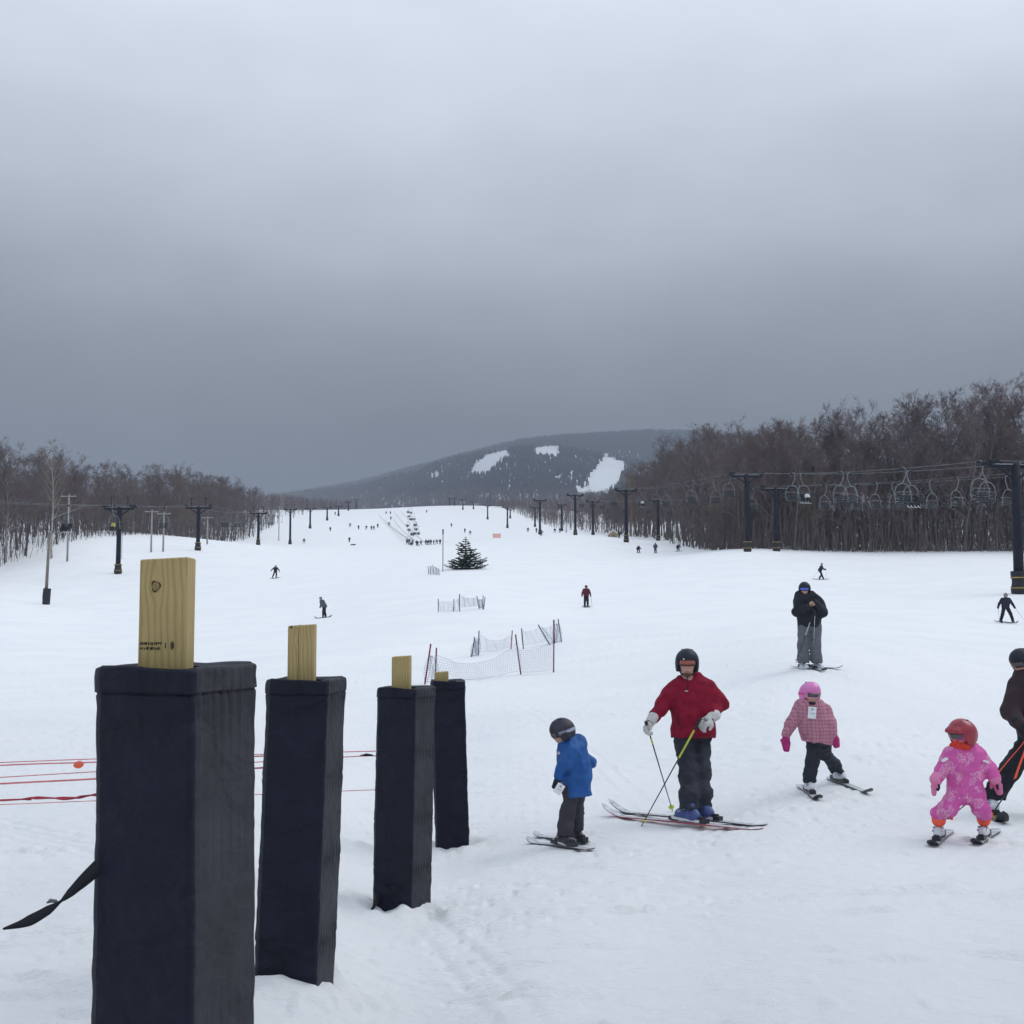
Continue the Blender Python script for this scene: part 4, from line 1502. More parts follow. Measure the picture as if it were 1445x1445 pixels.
def nets(fn, lo, hi, h):
    """surface nets of the zero level of fn in a box"""
    lo = np.asarray(lo, float) - 2.5 * h
    n = np.ceil((np.asarray(hi, float) + 2.5 * h - lo) / h).astype(int) + 1
    ax = [lo[i] + h * np.arange(n[i]) for i in range(3)]
    Pt = np.stack(np.meshgrid(*ax, indexing='ij'), -1).reshape(-1, 3)
    v = fn(Pt).reshape(n)
    ins = v < 0
    cnt = sum(ins[c[0]:n[0] - 1 + c[0], c[1]:n[1] - 1 + c[1], c[2]:n[2] - 1 + c[2]].astype(np.int8) for c in _CORN)
    act = (cnt > 0) & (cnt < 8)
    idx = np.argwhere(act)
    if len(idx) == 0:
        return np.zeros((0, 3)), np.zeros((0, 4), int)
    acc = np.zeros((len(idx), 3)); c_ = np.zeros(len(idx))
    cv = [v[tuple((idx + c).T)] for c in _CORN]
    for a, b in _EDG:
        m = (cv[a] < 0) != (cv[b] < 0)
        t = np.where(m, cv[a] / (cv[a] - cv[b] + 1e-12), 0)
        acc += np.where(m[:, None], _CORN[a] + (_CORN[b] - _CORN[a]) * t[:, None], 0)
        c_ += m
    V = lo + h * (idx + acc / c_[:, None])
    vid = np.full(act.shape, -1); vid[act] = np.arange(len(idx))
    Fs = []
    for axn in range(3):
        u, w = (axn + 1) % 3, (axn + 2) % 3
        s0 = [slice(1, -1)] * 3; s1 = [slice(1, -1)] * 3
        s0[axn] = slice(0, -1); s1[axn] = slice(1, None)
        A, B = ins[tuple(s0)], ins[tuple(s1)]
        e = np.argwhere(A != B)
        if len(e) == 0: continue
        low_in = A[tuple(e.T)]
        full = e.copy(); full[:, u] += 1; full[:, w] += 1
        q = []
        for du, dw in ((-1, -1), (0, -1), (0, 0), (-1, 0)):
            cc = full.copy(); cc[:, u] += du; cc[:, w] += dw
            q.append(vid[tuple(cc.T)])
        q = np.stack(q, 1)
        q[~low_in] = q[~low_in][:, ::-1]
        Fs.append(q)
    Fs = np.concatenate(Fs)
    return V, Fs[(Fs >= 0).all(1)]


class Blob:
    """a smooth union of tapered limbs (c), ellipsoids (e); cuts (p: point, outward normal); extra carve functions"""
    def __init__(s, k=.03):
        s.pr, s.cut, s.k = [], [], k

    def c(s, a, b, ra, rb, k=None, g=0):
        s.pr.append(('c', np.asarray(a, float), np.asarray(b, float), ra, rb, s.k if k is None else k, g)); return s

    def chain(s, pts, rad, k=None, g=0):
        for i in range(len(pts) - 1):
            s.c(pts[i], pts[i + 1], rad[i], rad[i + 1], k, g)
        return s

    def e(s, c, r, R=None, k=None, g=0):
        s.pr.append(('e', np.asarray(c, float), np.asarray(r, float), R, 0, s.k if k is None else k, g)); return s

    def p(s, pt, n):
        n = np.asarray(n, float); s.cut.append((np.asarray(pt, float), n / np.linalg.norm(n))); return s

    def f(s, fn):
        s.cut.append(fn); return s

    def dist(s, P_):
        d = None
        for q in s.pr:
            di = d_cone(P_, q[1], q[2], q[3], q[4]) if q[0] == 'c' else d_ell(P_, q[1], q[2], q[3])
            d = di if d is None else smin(d, di, q[5])
        for c in s.cut:
            d = np.maximum(d, c(P_) if callable(c) else (P_ - c[0]) @ c[1])
        return d

    def groups(s, P_):
        best = np.full(len(P_), 1e9); g = np.zeros(len(P_), int)
        for q in s.pr:
            di = d_cone(P_, q[1], q[2], q[3], q[4]) if q[0] == 'c' else d_ell(P_, q[1], q[2], q[3])
            m = di < best; best[m] = di[m]; g[m] = q[6]
        return g

    def build(s, name, m, res, fold=0.0, ffreq=14.0, seed=0, stretch=(1, 1, .55)):
        lo, hi = [], []
        for q in s.pr:
            if q[0] == 'c':
                r = max(q[3], q[4]); lo += [q[1] - r, q[2] - r]; hi += [q[1] + r, q[2] + r]
            else:
                r = np.max(q[2]); lo.append(q[1] - r); hi.append(q[1] + r)
        lo, hi = np.min(lo, 0) - fold, np.max(hi, 0) + fold
        st = np.asarray(stretch)

        def fn(P_):
            d = s.dist(P_)
            if fold:
                w = P_ * st * ffreq + seed * 3.7
                nn = np.abs(vnoise3(w)) * 1.3 + .6 * np.abs(vnoise3(w * 2.1 + 5)) - .35
                d = d + fold * nn
            return d
        V, Fs = nets(fn, lo, hi, res)
        mi = None
        if isinstance(m, (list, tuple)):
            mi = s.groups(V[Fs].mean(1))
        return new_mesh(name, V, Fs, m, True, mi)


skin = mat('skin', (.44, .25, .19), .55, .1, 30, spec=.35)
blk = mat('black_cloth', (.014, .016, .024), .8, .25, 9, .25, 260)
navy = mat('navy_trouser', (.020, .024, .036), .8, .2, 9, .25, 260)
charcoal = mat('charcoal_trouser', (.040, .038, .050), .8, .2, 9, .25, 260)
greyt = mat('grey_trouser', (.115, .12, .14), .85, .15, 9, .25, 260)
red_j = mat('red_fleece', (.205, .010, .030), .85, .18, 14, .3, 220, spec=.15)
blue_j = mat('blue_shell', (.012, .080, .27), .6, .12, 10, .2, 240, spec=.3)
brown_j = mat('dark_brown_shell', (.032, .020, .024), .75, .25, 9, .25, 240)
helm_k = mat('helmet_black', (.013, .016, .028), .5, .2, 8, spec=.28)
helm_dk = mat('helmet_charcoal', (.030, .028, .044), .5, .3, 12, spec=.3)
helm_p = mat('helmet_pink', (.60, .17, .44), .35, .08, 8, spec=.5, coat=.2)
helm_r = mat('helmet_red', (.27, .022, .040), .35, .25, 14, spec=.4, coat=.15)
gog_f = mat('goggle_frame_dark', (.020, .020, .030), .4)
lens_d = mat('lens_dark', (.05, .035, .04), .12, .1, spec=.8)
lens_o = mat('lens_amber', (.30, .07, .05), .15, .1, spec=.7)
lens_b = mat('lens_blue', (.05, .10, .60), .1, .25, 30, spec=.8)
pinkfr = mat('goggle_frame_pink', (.62, .28, .42), .4)
hotpink = mat('hot_pink', (.55, .045, .22), .5, .1)
strap_g = mat('strap_grey', (.30, .31, .40), .7, .3, 60)
letter_d = mat('letter_dark', (.07, .07, .11), .7)
letter_w = mat('letter_white', (.55, .57, .62), .6)
glove_w = mat('glove_pale', (.50, .49, .48), .75, .15, 30, .2, 200)
glove_k = mat('glove_black', (.018, .018, .026), .75, .2, 20, .2, 200)
glove_m = mat('mitten_magenta', (.36, .025, .15), .75, .15, 20, .2, 200)
boot_w = mat('boot_white', (.58, .60, .64), .45, .12, 14, spec=.4)
boot_b = mat('boot_blue', (.050, .075, .22), .4, .2, 14, spec=.4)
boot_k = mat('boot_black', (.025, .025, .035), .45, .2, 14, spec=.4)
buckle = mat('buckle', (.36, .37, .39), .35, .1, metal=.6)
white_c = mat('ticket_card', (.72, .74, .76), .6, .06, 40)
redwarm = mat('neck_warmer_red', (.55, .045, .030), .9, .25, 30, .3, 150)
orange_c = mat('orange_strap', (.85, .12, .06), .7, .1)
ski_w = mat('ski_white', (.46, .48, .51), .35, .35, 22, stretch=(1, 1, 1))
ski_k = mat('ski_black', (.035, .035, .045), .35, .3, 20)
ski_red = mat('ski_edge_red', (.33, .05, .07), .4, .3, 20)
ski_olive = mat('ski_olive', (.22, .23, .10), .4, .6, 30)
pole_k = mat('pole_black', (.020, .020, .024), .4)
pole_y = mat('pole_yellow', (.45, .50, .06), .4)
pole_s = mat('pole_silver', (.40, .41, .42), .35, .1, metal=.4)

# plaid and flowered fabrics
plaid = bpy.data.materials.new('pink_plaid'); plaid.use_nodes = True
tn, tb = nodes_of(plaid)
tb.inputs['Roughness'].default_value = .85
tco = N('ShaderNodeTexCoord'); tse = N('ShaderNodeSeparateXYZ'); tn.links.new(tco.outputs['Object'], tse.inputs[0])
wv_ = N('ShaderNodeTexNoise'); wv_.inputs['Scale'].default_value = 7; tn.links.new(tco.outputs['Object'], wv_.inputs['Vector'])
def stripes(src, f, th, k):
    ph = M_('ADD', M_('MULTIPLY', src, f), M_('MULTIPLY', wv_.outputs['Fac'], k))
    return M_('GREATER_THAN', M_('SINE', ph), th)
sx = stripes(M_('ADD', tse.outputs[0], M_('MULTIPLY', tse.outputs[1], .6)), 175, .60, 3.5); sz = stripes(tse.outputs[2], 165, .62, 3.5)
sx2 = stripes(tse.outputs[0], 60, .8, 1.6)
sm = M_('MINIMUM', M_('ADD', M_('ADD', M_('MULTIPLY', sx, .55), M_('MULTIPLY', sz, .55)), M_('MULTIPLY', sx2, .25)), 1.0)
mx_ = N('ShaderNodeMix', data_type='RGBA')
mx_.inputs[6].default_value = (.46, .20, .26, 1); mx_.inputs[7].default_value = (.25, .10, .155, 1)
tn.links.new(sm, mx_.inputs[0]); tn.links.new(mx_.outputs[2], tb.inputs['Base Color'])

flower = bpy.data.materials.new('pink_flowered'); flower.use_nodes = True
tn, tb = nodes_of(flower)
tb.inputs['Roughness'].default_value = .7
tco = N('ShaderNodeTexCoord')
vor = N('ShaderNodeTexVoronoi', feature='DISTANCE_TO_EDGE'); vor.inputs['Scale'].default_value = 52
n1 = N('ShaderNodeTexNoise'); n1.inputs['Scale'].default_value = 9; n1.inputs['Detail'].default_value = 2
tn.links.new(tco.outputs['Object'], vor.inputs['Vector']); tn.links.new(tco.outputs['Object'], n1.inputs['Vector'])
petal = M_('MULTIPLY', M_('LESS_THAN', vor.outputs['Distance'], .11), M_('GREATER_THAN', n1.outputs['Fac'], .545))
n2 = N('ShaderNodeTexVoronoi'); n2.inputs['Scale'].default_value = 55; tn.links.new(tco.outputs['Object'], n2.inputs['Vector'])
petal = M_('MINIMUM', M_('ADD', M_('MULTIPLY', petal, .75), M_('MULTIPLY', M_('MULTIPLY', M_('LESS_THAN', n2.outputs['Distance'], .22), M_('GREATER_THAN', n1.outputs['Fac'], .50)), .5)), 1.0)
mx_ = N('ShaderNodeMix', data_type='RGBA')
mx_.inputs[6].default_value = (.56, .085, .33, 1); mx_.inputs[7].default_value = (.68, .38, .53, 1)
tn.links.new(petal, mx_.inputs[0]); tn.links.new(mx_.outputs[2], tb.inputs['Base Color'])


def unit(v):
    v = np.asarray(v, float)
    return v / (np.linalg.norm(v) + 1e-12)


UP = np.array([0, 0, 1.0])


class Person:
    def __init__(s, px, row, D, label, sc, res, h=None):
        """px,row: the pixel between the feet; D metres away; sc: size against a grown man"""
        g = GD(px, D)
        s.base = g
        s.D, s.sc, s.res = D, sc, res
        s.shift = g - P(px, row, D)          # keeps the figure standing on the snow
        s.o = thing('person', g, label, 'person')
        s.inner = Blob(.03 * sc)
        s.dx = 0.0

    def L(s, px, py, dy=0.0):
        """photograph pixel -> local point, dy metres behind the figure's plane"""
        return P(px + s.dx, py, s.D + dy) + s.shift - s.base

    def put(s, name, blob, m, res=None, parent=None, label=None, **kw):
        return link(name, blob.build(name, m, res or s.res, **kw), parent or s.o, label=label)

    def torso(s, rows, k=None, n=3):
        """rows: (left px, right px, row, half depth, dy): a garment's outline against the light"""
        b = Blob(.05 * s.sc if k is None else k)
        R = []
        for i in range(len(rows) - 1):
            a, c = np.array(rows[i], float), np.array(rows[i + 1], float)
            for j in range(n):
                R.append(a + (c - a) * j / n)
        R.append(np.array(rows[-1], float))
        for (l, r, y, dp, dy) in R:
            A, B_2 = s.L(l, y, dy), s.L(r, y, dy)
            w = np.linalg.norm(B_2 - A)
            rad = min(dp, w / 2 * .98)
            t = rad / w
            b.c(A + (B_2 - A) * t, A + (B_2 - A) * (1 - t), rad, rad)
        return b

    def head(s, c, face, r=.105, up=None, hair=None):
        """inner head with a face"""
        f = unit(face); upv = unit(UP if up is None else up); sd = unit(np.cross(f, upv))
        R = np.stack([sd, f, upv], 1)
        b = s.inner
        b.e(c, (r * .76, r * .95, r * 1.05), R)
        b.e(c + f * r * .42 - upv * r * .62, (r * .52, r * .50, r * .50), R, .03)      # jaw
        b.e(c + f * r * .98 - upv * r * .22, (r * .13, r * .20, r * .28), R, .012)      # nose
        b.e(c + f * r * .84 - upv * r * .66, (r * .28, r * .13, r * .09), R, .012)      # lips
        for q in (-1, 1):
            b.e(c + f * r * .70 + sd * q * r * .40 - upv * r * .22, (r * .24, r * .2, r * .2), R, .02)   # cheeks
            b.e(c + sd * q * r * .80 - upv * r * .08, (r * .10, r * .18, r * .28), R, .01)               # ears
        b.c(c - upv * r * .6 - f * r * .15, c - upv * r * 1.7 - f * r * .25, r * .52, r * .58)
        s.hd = (c, f, upv, sd, R, r)

    def helmet(s, m, brow=.18, flap=True, visor=0.0, rs=1.28, vents=True):
        c, f, upv, sd, R, r = s.hd
        hc = c + upv * r * .16 - f * r * .05
        b = Blob(.02 * s.sc)
        b.e(hc, (r * rs * .90, r * rs * 1.04, r * rs * .98), R)
        if flap:
            for q in (-1, 1):
                b.e(c + sd * q * r * .86 - upv * r * .50 - f * r * .05, (r * .24, r * .46, r * .62), R, .03)
            b.e(c - f * r * .75 - upv * r * .35, (r * .7, r * .42, r * .6), R, .03)
        if visor:
            b.c(c + f * r * (1.12 + visor * .5) + upv * r * (brow + .32) - sd * r * .55, c + f * r * (1.12 + visor * .5) + upv * r * (brow + .32) + sd * r * .55, r * .20, r * .20, .05)

        def open_face(P_):
            q = P_ - c
            ff, uu, ss = q @ f, q @ upv, q @ sd
            inside = np.maximum(np.maximum(r * .28 - ff, uu - r * brow), np.abs(ss) - r * .86)
            return -inside
        b.f(open_face)
        b.p(c - upv * r * .84, -upv)
        h = s.put('helmet', b, m, res=max(.006, .010 * s.sc))
        if vents:
            for q in (-1, 1):
                for k in (-.25, .25):
                    vb = Blob(.005); vc = hc + unit(upv * .9 + f * (.25 + k) + sd * q * .38) * r * rs * .965
                    vb.e(vc, (r * .09, r * .24, r * .06), R)
                    link('vent', vb.build('vent', blk, .006), h)
        return h

    def goggles(s, frame, lens, up=-.02, strap=None, parent=None, hh=.30):
        c, f, upv, sd, R, r = s.hd
        cc = c + upv * r * up

        def band(rs, lo, hi, front, wid, halfd):
            b = Blob(.01)
            b.e(c + upv * r * .05, (r * rs * .86, r * rs * 1.05, r * rs * 1.1), R)

            def fn(P_):
                q = P_ - cc
                uu, ff, ss = q @ upv, q @ f, q @ sd
                return np.maximum(np.maximum(uu - hi * r, lo * r - uu), np.maximum(front * r - ff, np.abs(ss) - wid * r))
            b.f(fn)
            return b
        g = s.put('goggles', band(1.17, -hh - .06, hh + .02, .25, .90, 0), frame, res=.0075)
        link('lens', band(1.22, -hh * .78, hh * .72, .45, .74, 0).build('lens', lens, .0075), g)
        if strap is not None:
            b = Blob(.01)
            hc = c + upv * r * .16 - f * r * .05
            b.e(hc, (r * 1.325 * .90, r * 1.325 * 1.04, r * 1.325 * .98), R)
            nrm = unit(upv * .95 + f * .30 * 0)
            b.f(lambda P_: np.maximum(np.abs((P_ - cc) @ nrm) - .19 * r, ((P_ - cc) @ f) - .55 * r))
            link('strap', b.build('strap', strap, .0075), g)
        return g

    def hand(s, wrist, to, palm, m, curl=.5, mitten=False, size=1.0, cuff=None, hold=None, mat2=None):
        """a gloved hand from the wrist towards 'to'; palm = direction the palm faces"""
        k = s.sc * size
        d = unit(to); pn = unit(np.asarray(palm, float) - d * np.dot(palm, d)); sd = np.cross(d, pn)
        w = np.asarray(wrist, float)
        b = Blob(.012 * k)
        pe = w + d * .085 * k
        for q in (-.5, .5):
            b.c(w + d * .02 * k + sd * q * .035 * k, pe + sd * q * .052 * k, .027 * k, .026 * k)
        if mitten:
            t = pe + unit(d * (1 - curl) + pn * curl) * .075 * k
            for q in (-.5, 0, .5):
                b.c(pe + sd * q * .052 * k, t + sd * q * .035 * k, .028 * k, .022 * k)
        else:
            for i, (q, ln) in enumerate(((-1.4, .060), (-.48, .073), (.48, .078), (1.4, .070))):
                a0 = pe + sd * q * .021 * k
                d1 = unit(d * math.cos(curl * 1.2) + pn * math.sin(curl * 1.2) + sd * q * .05)
                a1 = a0 + d1 * ln * .45 * k
                d2 = unit(d * math.cos(curl * 2.9) + pn * math.sin(curl * 2.9))
                a2 = a1 + d2 * ln * .40 * k
                d3 = unit(d * math.cos(curl * 4.0) + pn * math.sin(curl * 4.0))
                a3 = a2 + d3 * ln * .30 * k
                b.chain([a0, a1, a2, a3], [.0150 * k, .0140 * k, .0130 * k, .0115 * k], .004 * k)
        t0 = w + d * .030 * k + sd * .030 * k
        t1 = t0 + unit(d * .6 + sd * .7 + pn * .35) * .045 * k
        b.chain([t0, t1, t1 + unit(d * .8 + pn * .7) * .035 * k], [.019 * k, .017 * k, .014 * k], .008 * k)
        b.c(w - d * .035 * k, w + d * .03 * k, .038 * k, .030 * k, .02 * k)
        g = s.put('glove' if not mitten else 'mitten', b, m, res=max(.0055, .0075 * k))
        if cuff is not None:
            for q in (-.9, 0, .9):
                mb = MB(); mb.tube([w + d * .045 * k + sd * q * .020 * k - pn * .026 * k, pe + sd * q * .021 * k - pn * .027 * k], .0035 * k, 5); link('seam', mb.mesh('seam', glove_k), g)
            mb = MB(); aa_ = np.arange(13) * 2 * math.pi / 12
            mb.tube([w + d * .018 * k + (sd * math.cos(t_) * 1.25 + pn * math.sin(t_)) * .036 * k for t_ in aa_], .006 * k, 5, caps=False); link('wrist_band', mb.mesh('wrist_band', glove_k), g)
            cb = Blob(.01); cb.c(w - d * .050 * k, w + d * .030 * k, .054 * k, .042 * k)
            link('cuff', cb.build('cuff', cuff, .009), g)
        s.inner.c(w, pe, .022 * k, .020 * k)
        return pe

    def boot(s, ankle, direc, m, m2=None, k=None, low=0.0):
        """ski boot: leaning cuff, shell, sole, buckles"""
        k = (s.sc if k is None else k)
        f = unit([direc[0], direc[1], direc[2] if len(direc) > 2 else 0]); a = np.asarray(ankle, float)
        sd = unit(np.cross(f, UP)); R = np.stack([sd, f, np.cross(sd, f)], 1)
        sole = a - UP * .13 * k + UP * low
        b = Blob(.03 * k)
        b.c(sole + UP * .045 * k - f * .075 * k, sole + UP * .050 * k + f * .13 * k, .052 * k, .046 * k)
        b.c(sole + UP * .06 * k - f * .05 * k, a + UP * .03 * k - f * .02 * k, .056 * k, .046 * k)
        b.e(sole + UP * .075 * k + f * .06 * k, (.048 * k, .085 * k, .052 * k), R)
        b.f(lambda P_: (sole + UP * .006 * k)[2] - P_[:, 2])
        o = s.put('boot', b, m, res=max(.007, .011 * k))
        mb = MB()
        mb.box(sole + UP * .010 * k + f * .02 * k, (.082 * k, .33 * k, .024 * k), R)
        mb.box(sole + UP * .02 * k + f * .19 * k, (.07 * k, .03 * k, .03 * k), R)
        link('sole', mb.mesh('sole', m2 or boot_k), o)
        for j, (fo, uo, w) in enumerate(((.095, .085, .098), (.045, .115, .108))):
            mb = MB(); mb.box(sole + f * fo * k + UP * uo * k, (w * k, .040 * k, .016 * k), R)
            mb.box(sole + f * (fo + .012) * k + UP * uo * k + sd * .035 * k, (.05 * k, .035 * k, .024 * k), R)
            link('buckle', mb.mesh('buckle', buckle if m is not boot_w else strap_g), o)
        s.inner.c(a + UP * .1 * k, sole + UP * .06 * k, .035 * k, .035 * k)
        s.inner.c(sole + UP * .055 * k - f * .05 * k, sole + UP * .05 * k + f * .11 * k, .030 * k, .026 * k)
        return sole + s.base

    def legs(s, m, hips, knees, ankles, rad=(.098, .078, .072), seat=None, fold=.036, hem=None, res=None):
        b = Blob(.045 * s.sc)
        k = s.sc
        hem = .13 * k if hem is None else hem
        for h, kn, an in zip(hips, knees, ankles):
            low = an + UP * (hem - .07 * k)
            kn = np.array([kn[0], .5 * h[1] + .5 * an[1] - .03 * k, kn[2]])
            mid = an * .68 + kn * .32; mid[2] = an[2] + .25 * k
            b.chain([h, kn, mid, low], [rad[0] * k, rad[1] * k, .5 * (rad[1] + rad[2]) * k, rad[2] * k * 1.06])
            s.inner.chain([h, kn, mid, an + UP * .12 * k], [.060 * k, .042 * k, .034 * k, .030 * k])
        A1, A2 = ankles

        def hemf(P_):
            d1 = np.hypot(P_[:, 0] - A1[0], P_[:, 1] - A1[1]); d2 = np.hypot(P_[:, 0] - A2[0], P_[:, 1] - A2[1])
            return np.where(d1 < d2, A1[2], A2[2]) + hem - P_[:, 2] + .012 * k * np.sin(np.where(d1 < d2, P_[:, 0] * 60, P_[:, 0] * 50 + 1))
        b.f(hemf)
        b.c(hips[0] + UP * .02 * k, hips[1] + UP * .02 * k, .10 * k, .10 * k)
        b.c(hips[0] + UP * .09 * k, hips[1] + UP * .09 * k, .095 * k, .095 * k)
        s.inner.c(hips[0] + UP * .07 * k, hips[1] + UP * .07 * k, .05 * k, .05 * k)
        for an, kn in zip(ankles, knees):
            pass
        return s.put('trousers', b, m, fold=fold * k, ffreq=9 / k, seed=len(bpy.data.objects) % 17, stretch=(1, 1, 1.4), res=res)

    def finish(s, hair=None):
        link('body', s.inner.build('body', skin, max(.010, .012 * s.sc)), s.o)


def ski(px_tail, px_tip, owner, label, top, base_m=ski_k, w=.085, lift_=.0, bind=None, z=None, upc=.10, frac=.42, bx=None):
    """a ski lying on the snow between two pixels; returns the point under the boot"""
    A = G(*px_tail) if not isinstance(px_tail, np.ndarray) else px_tail
    B_3 = G(*px_tip) if not isinstance(px_tip, np.ndarray) else px_tip
    d = B_3 - A; d[2] = 0; Ls = np.linalg.norm(d); f = d / Ls; sd = np.array([f[1], -f[0], 0])
    if bx is not None:
        ts = np.linspace(.1, .8, 141); cc_ = proj(A + f * Ls * ts[:, None])[0]; frac = float(ts[np.argmin(np.abs(cc_ - bx))])
    n = 40
    hs = [gz(A[0] + f[0] * Ls * t, A[1] + f[1] * Ls * t)[0] for t in (0, .25, .5, .75, 1)]
    lin = np.polyfit([0, .25, .5, .75, 1], hs, 1)
    off = max(h - np.polyval(lin, t) for h, t in zip(hs, (0, .25, .5, .75, 1)))
    base = np.array([A[0] + f[0] * Ls * frac, A[1] + f[1] * Ls * frac, np.polyval(lin, frac) + off * .6 + .004 + lift_])
    o = thing('ski', base, label, 'ski', 'skis worn by skiers')
    V = []
    for i in range(n + 1):
        t = i / n
        ww = w / 2 * (1 + .22 * (2 * t - 1) ** 2)
        if t > .90: ww *= math.sqrt(max(0, 1 - ((t - .90) / .10) ** 2.2)) * .98 + .02
        if t < .05: ww *= .75 + .25 * t / .05
        zc = upc * Ls / 1.6 * max(0, (t - .84) / .16) ** 1.8 + .014 * max(0, (.05 - t) / .05)
        th = .014 * (1 - .6 * abs(2 * t - 1) ** 2)
        c = A + f * Ls * t
        cz = np.polyval(lin, t) + off * .6 + .004 + lift_
        for sx_, zz in ((-1, 0), (1, 0), (1, th), (-1, th)):
            V.append(np.array([c[0], c[1], cz + zc + zz]) + sd * ww * sx_ - base)
    Fs, mi = [], []
    for i in range(n):
        for j in range(4):
            k = (j + 1) % 4
            Fs.append((i * 4 + j, i * 4 + 4 + j, i * 4 + 4 + k, i * 4 + k)); mi.append(1 if j == 2 else 0)
    Fs.append((0, 1, 2, 3)); mi.append(0)
    Fs.append((n * 4 + 3, n * 4 + 2, n * 4 + 1, n * 4)); mi.append(0)
    link('deck', new_mesh('deck', V, Fs, [base_m, top], False, mi), o)
    R = np.stack([sd, f, UP], 1)
    for q, hh in ((.19, .035), (-.17, .05)):
        mb = MB(); mb.box(f * q * min(1, Ls / 1.5) + UP * (.014 + hh / 2), (w * .8, .10, hh), R)
        mb.box(f * (q - .02 * np.sign(q)) * min(1, Ls / 1.5) + UP * (.014 + hh), (w * .5, .06, hh * .7), R)
        link('binding', mb.mesh('binding', bind or boot_k), o)
    return base + UP * .02, f


def ski_pole(a, b, label, shaft=pole_k, basket=pole_y, upper=None, r=.008, grip=True):
    """a: grip end, b: tip, world points"""
    a, b = np.asarray(a, float), np.asarray(b, float)
    o = thing('ski_pole', b, label, 'ski pole', 'ski poles')
    d = unit(a - b); L = np.linalg.norm(a - b)
    m = MB(); m.tube([np.zeros(3), d * L * .99], [r * .6, r], 7); sh = link('shaft', m.mesh('shaft', shaft, True), o)
    if upper is not None:
        m = MB(); m.tube([d * L * upper[1], d * L * upper[2]], r * 1.25, 7); link('sleeve', m.mesh('sleeve', upper[0]), o)
    if grip:
        m = MB(); m.tube([d * (L - .07), d * (L - .02), d * (L + .03), d * (L + .055)], [r * 1.6, r * 2.0, r * 1.9, r * 2.4], 8); link('grip', m.mesh('grip', pole_k, True), o)
    m = MB(); m.tube([d * .055, d * .062, d * .072], [.030, .032, .012], 12); link('basket', m.mesh('basket', basket), o)
    return o


def ticket(pr, p, w, h, yaw=0, tilt=0, mark=True):
    m = MB(); R = np.array(Matrix.Rotation(yaw, 3, 'Z') @ Matrix.Rotation(tilt, 3, 'Y'))
    m.box(p, (w, .004, h), R)
    t = link('lift_ticket', m.mesh('lift_ticket', white_c), pr.o)
    if mark:
        m = MB(); m.box(p + R @ np.array([0, -.003, h * .28]), (w * .28, .002, h * .14), R); m.box(p + R @ np.array([w * .1, -.003, -h * .05]), (w * .5, .002, h * .05), R)
        link('print', m.mesh('print', strap_g), t)
    return t


# ---- man in the red jacket
p = Person(978, 1157, 12.65, 'man in a red fleece jacket and black helmet leaning on crossed ski poles', 1.0, .012)
p.head(p.L(965.5, 935.5, -.03), (-.12, -1, -.18), .107)
p.helmet(helm_k, brow=.30)
p.goggles(gog_f, lens_o, up=.10, hh=.27)
c, f, upv, sd, R, r = p.hd
mb = MB(); mb.box(c + f * r * 1.275 + upv * r * .66 + sd * r * .18, (.052, .004, .012), R); link('helmet_badge', mb.mesh('helmet_badge', letter_w), p.o)
b = p.torso([(955, 985, 962, .06, .02), (947, 994, 966, .085, .01), (942, 998, 973, .11, 0), (943, 999, 988, .125, 0), (944, 1000, 1005, .135, 0), (946, 1002, 1025, .15, 0), (947, 1003, 1048, .155, 0)])
sl, el_, wl = p.L(950, 968, .02), p.L(931, 995, -.04), p.L(914, 1018, -.16)
sr, er, wr = p.L(991, 970, .0), p.L(1012, 993, -.02), p.L(999, 1013, -.20)
b.chain([sl, el_, wl + unit(el_ - wl) * .06], [.086, .072, .052]); b.chain([sr, er, wr + unit(er - wr) * .06], [.090, .080, .054])
b.c(p.L(961, 959, .03), p.L(977, 956, .05), .055, .062)
b.p(p.L(975, 1039), (0, 0, -1))
p.inner.chain([sl, el_, wl], [.05, .04, .03]); p.inner.chain([sr, er, wr], [.05, .04, .03]); p.inner.c(p.L(968, 972), p.L(972, 1018), .085, .08); p.inner.c(sl, sr, .05, .05)
jk = p.put('jacket', b, red_j, fold=.055, ffreq=6, seed=2, stretch=(1, 1, .9))
mb = MB(); mb.box(p.L(964.5, 975, -.128), (.030, .02, .008)); link('chest_badge', mb.mesh('chest_badge', letter_w), jk)
mb = MB(); mb.tube([p.L(966, 953, -.075), p.L(966, 962, -.108), p.L(966, 976, -.125)], .004, 5); link('zip', mb.mesh('zip', blk), jk)
nb1, f1 = ski((1074, 1170), (849, 1152), p, 'front ski of the man in the red jacket, dark with a red edge', ski_w, ski_red, bx=973)
nb2, f2 = ski((1080, 1165.5), (859, 1145.5), p, 'rear ski of the man in the red jacket', ski_w, ski_k, bx=993)
q1, q2 = nb1 - p.base, nb2 - p.base
for q, ff in ((q1, f1), (q2, f2)):
    p.boot(q + UP * .14, ff, boot_b, boot_w)
p.legs(navy, [p.L(961, 1042, -.02), p.L(985, 1042, .04)], [p.L(963, 1088, -.06), p.L(981, 1088, .03)], [q1, q2], rad=(.102, .090, .090))
lips = mat('lips', (.30, .11, .10), .5); beard = mat('stubble', (.10, .062, .048), .8)
c, f, upv, sd, R, r = p.hd
q = Blob(.005); q.e(c + f * r * .90 - upv * r * .64, (r * .26, r * .09, r * .055), R); link('mouth', q.build('mouth', lips, .005), p.o)
q = Blob(.01); q.e(c + f * r * .60 - upv * r * .98, (r * .42, r * .38, r * .22), R); link('beard', q.build('beard', beard, .006, fold=.004, ffreq=40), p.o)
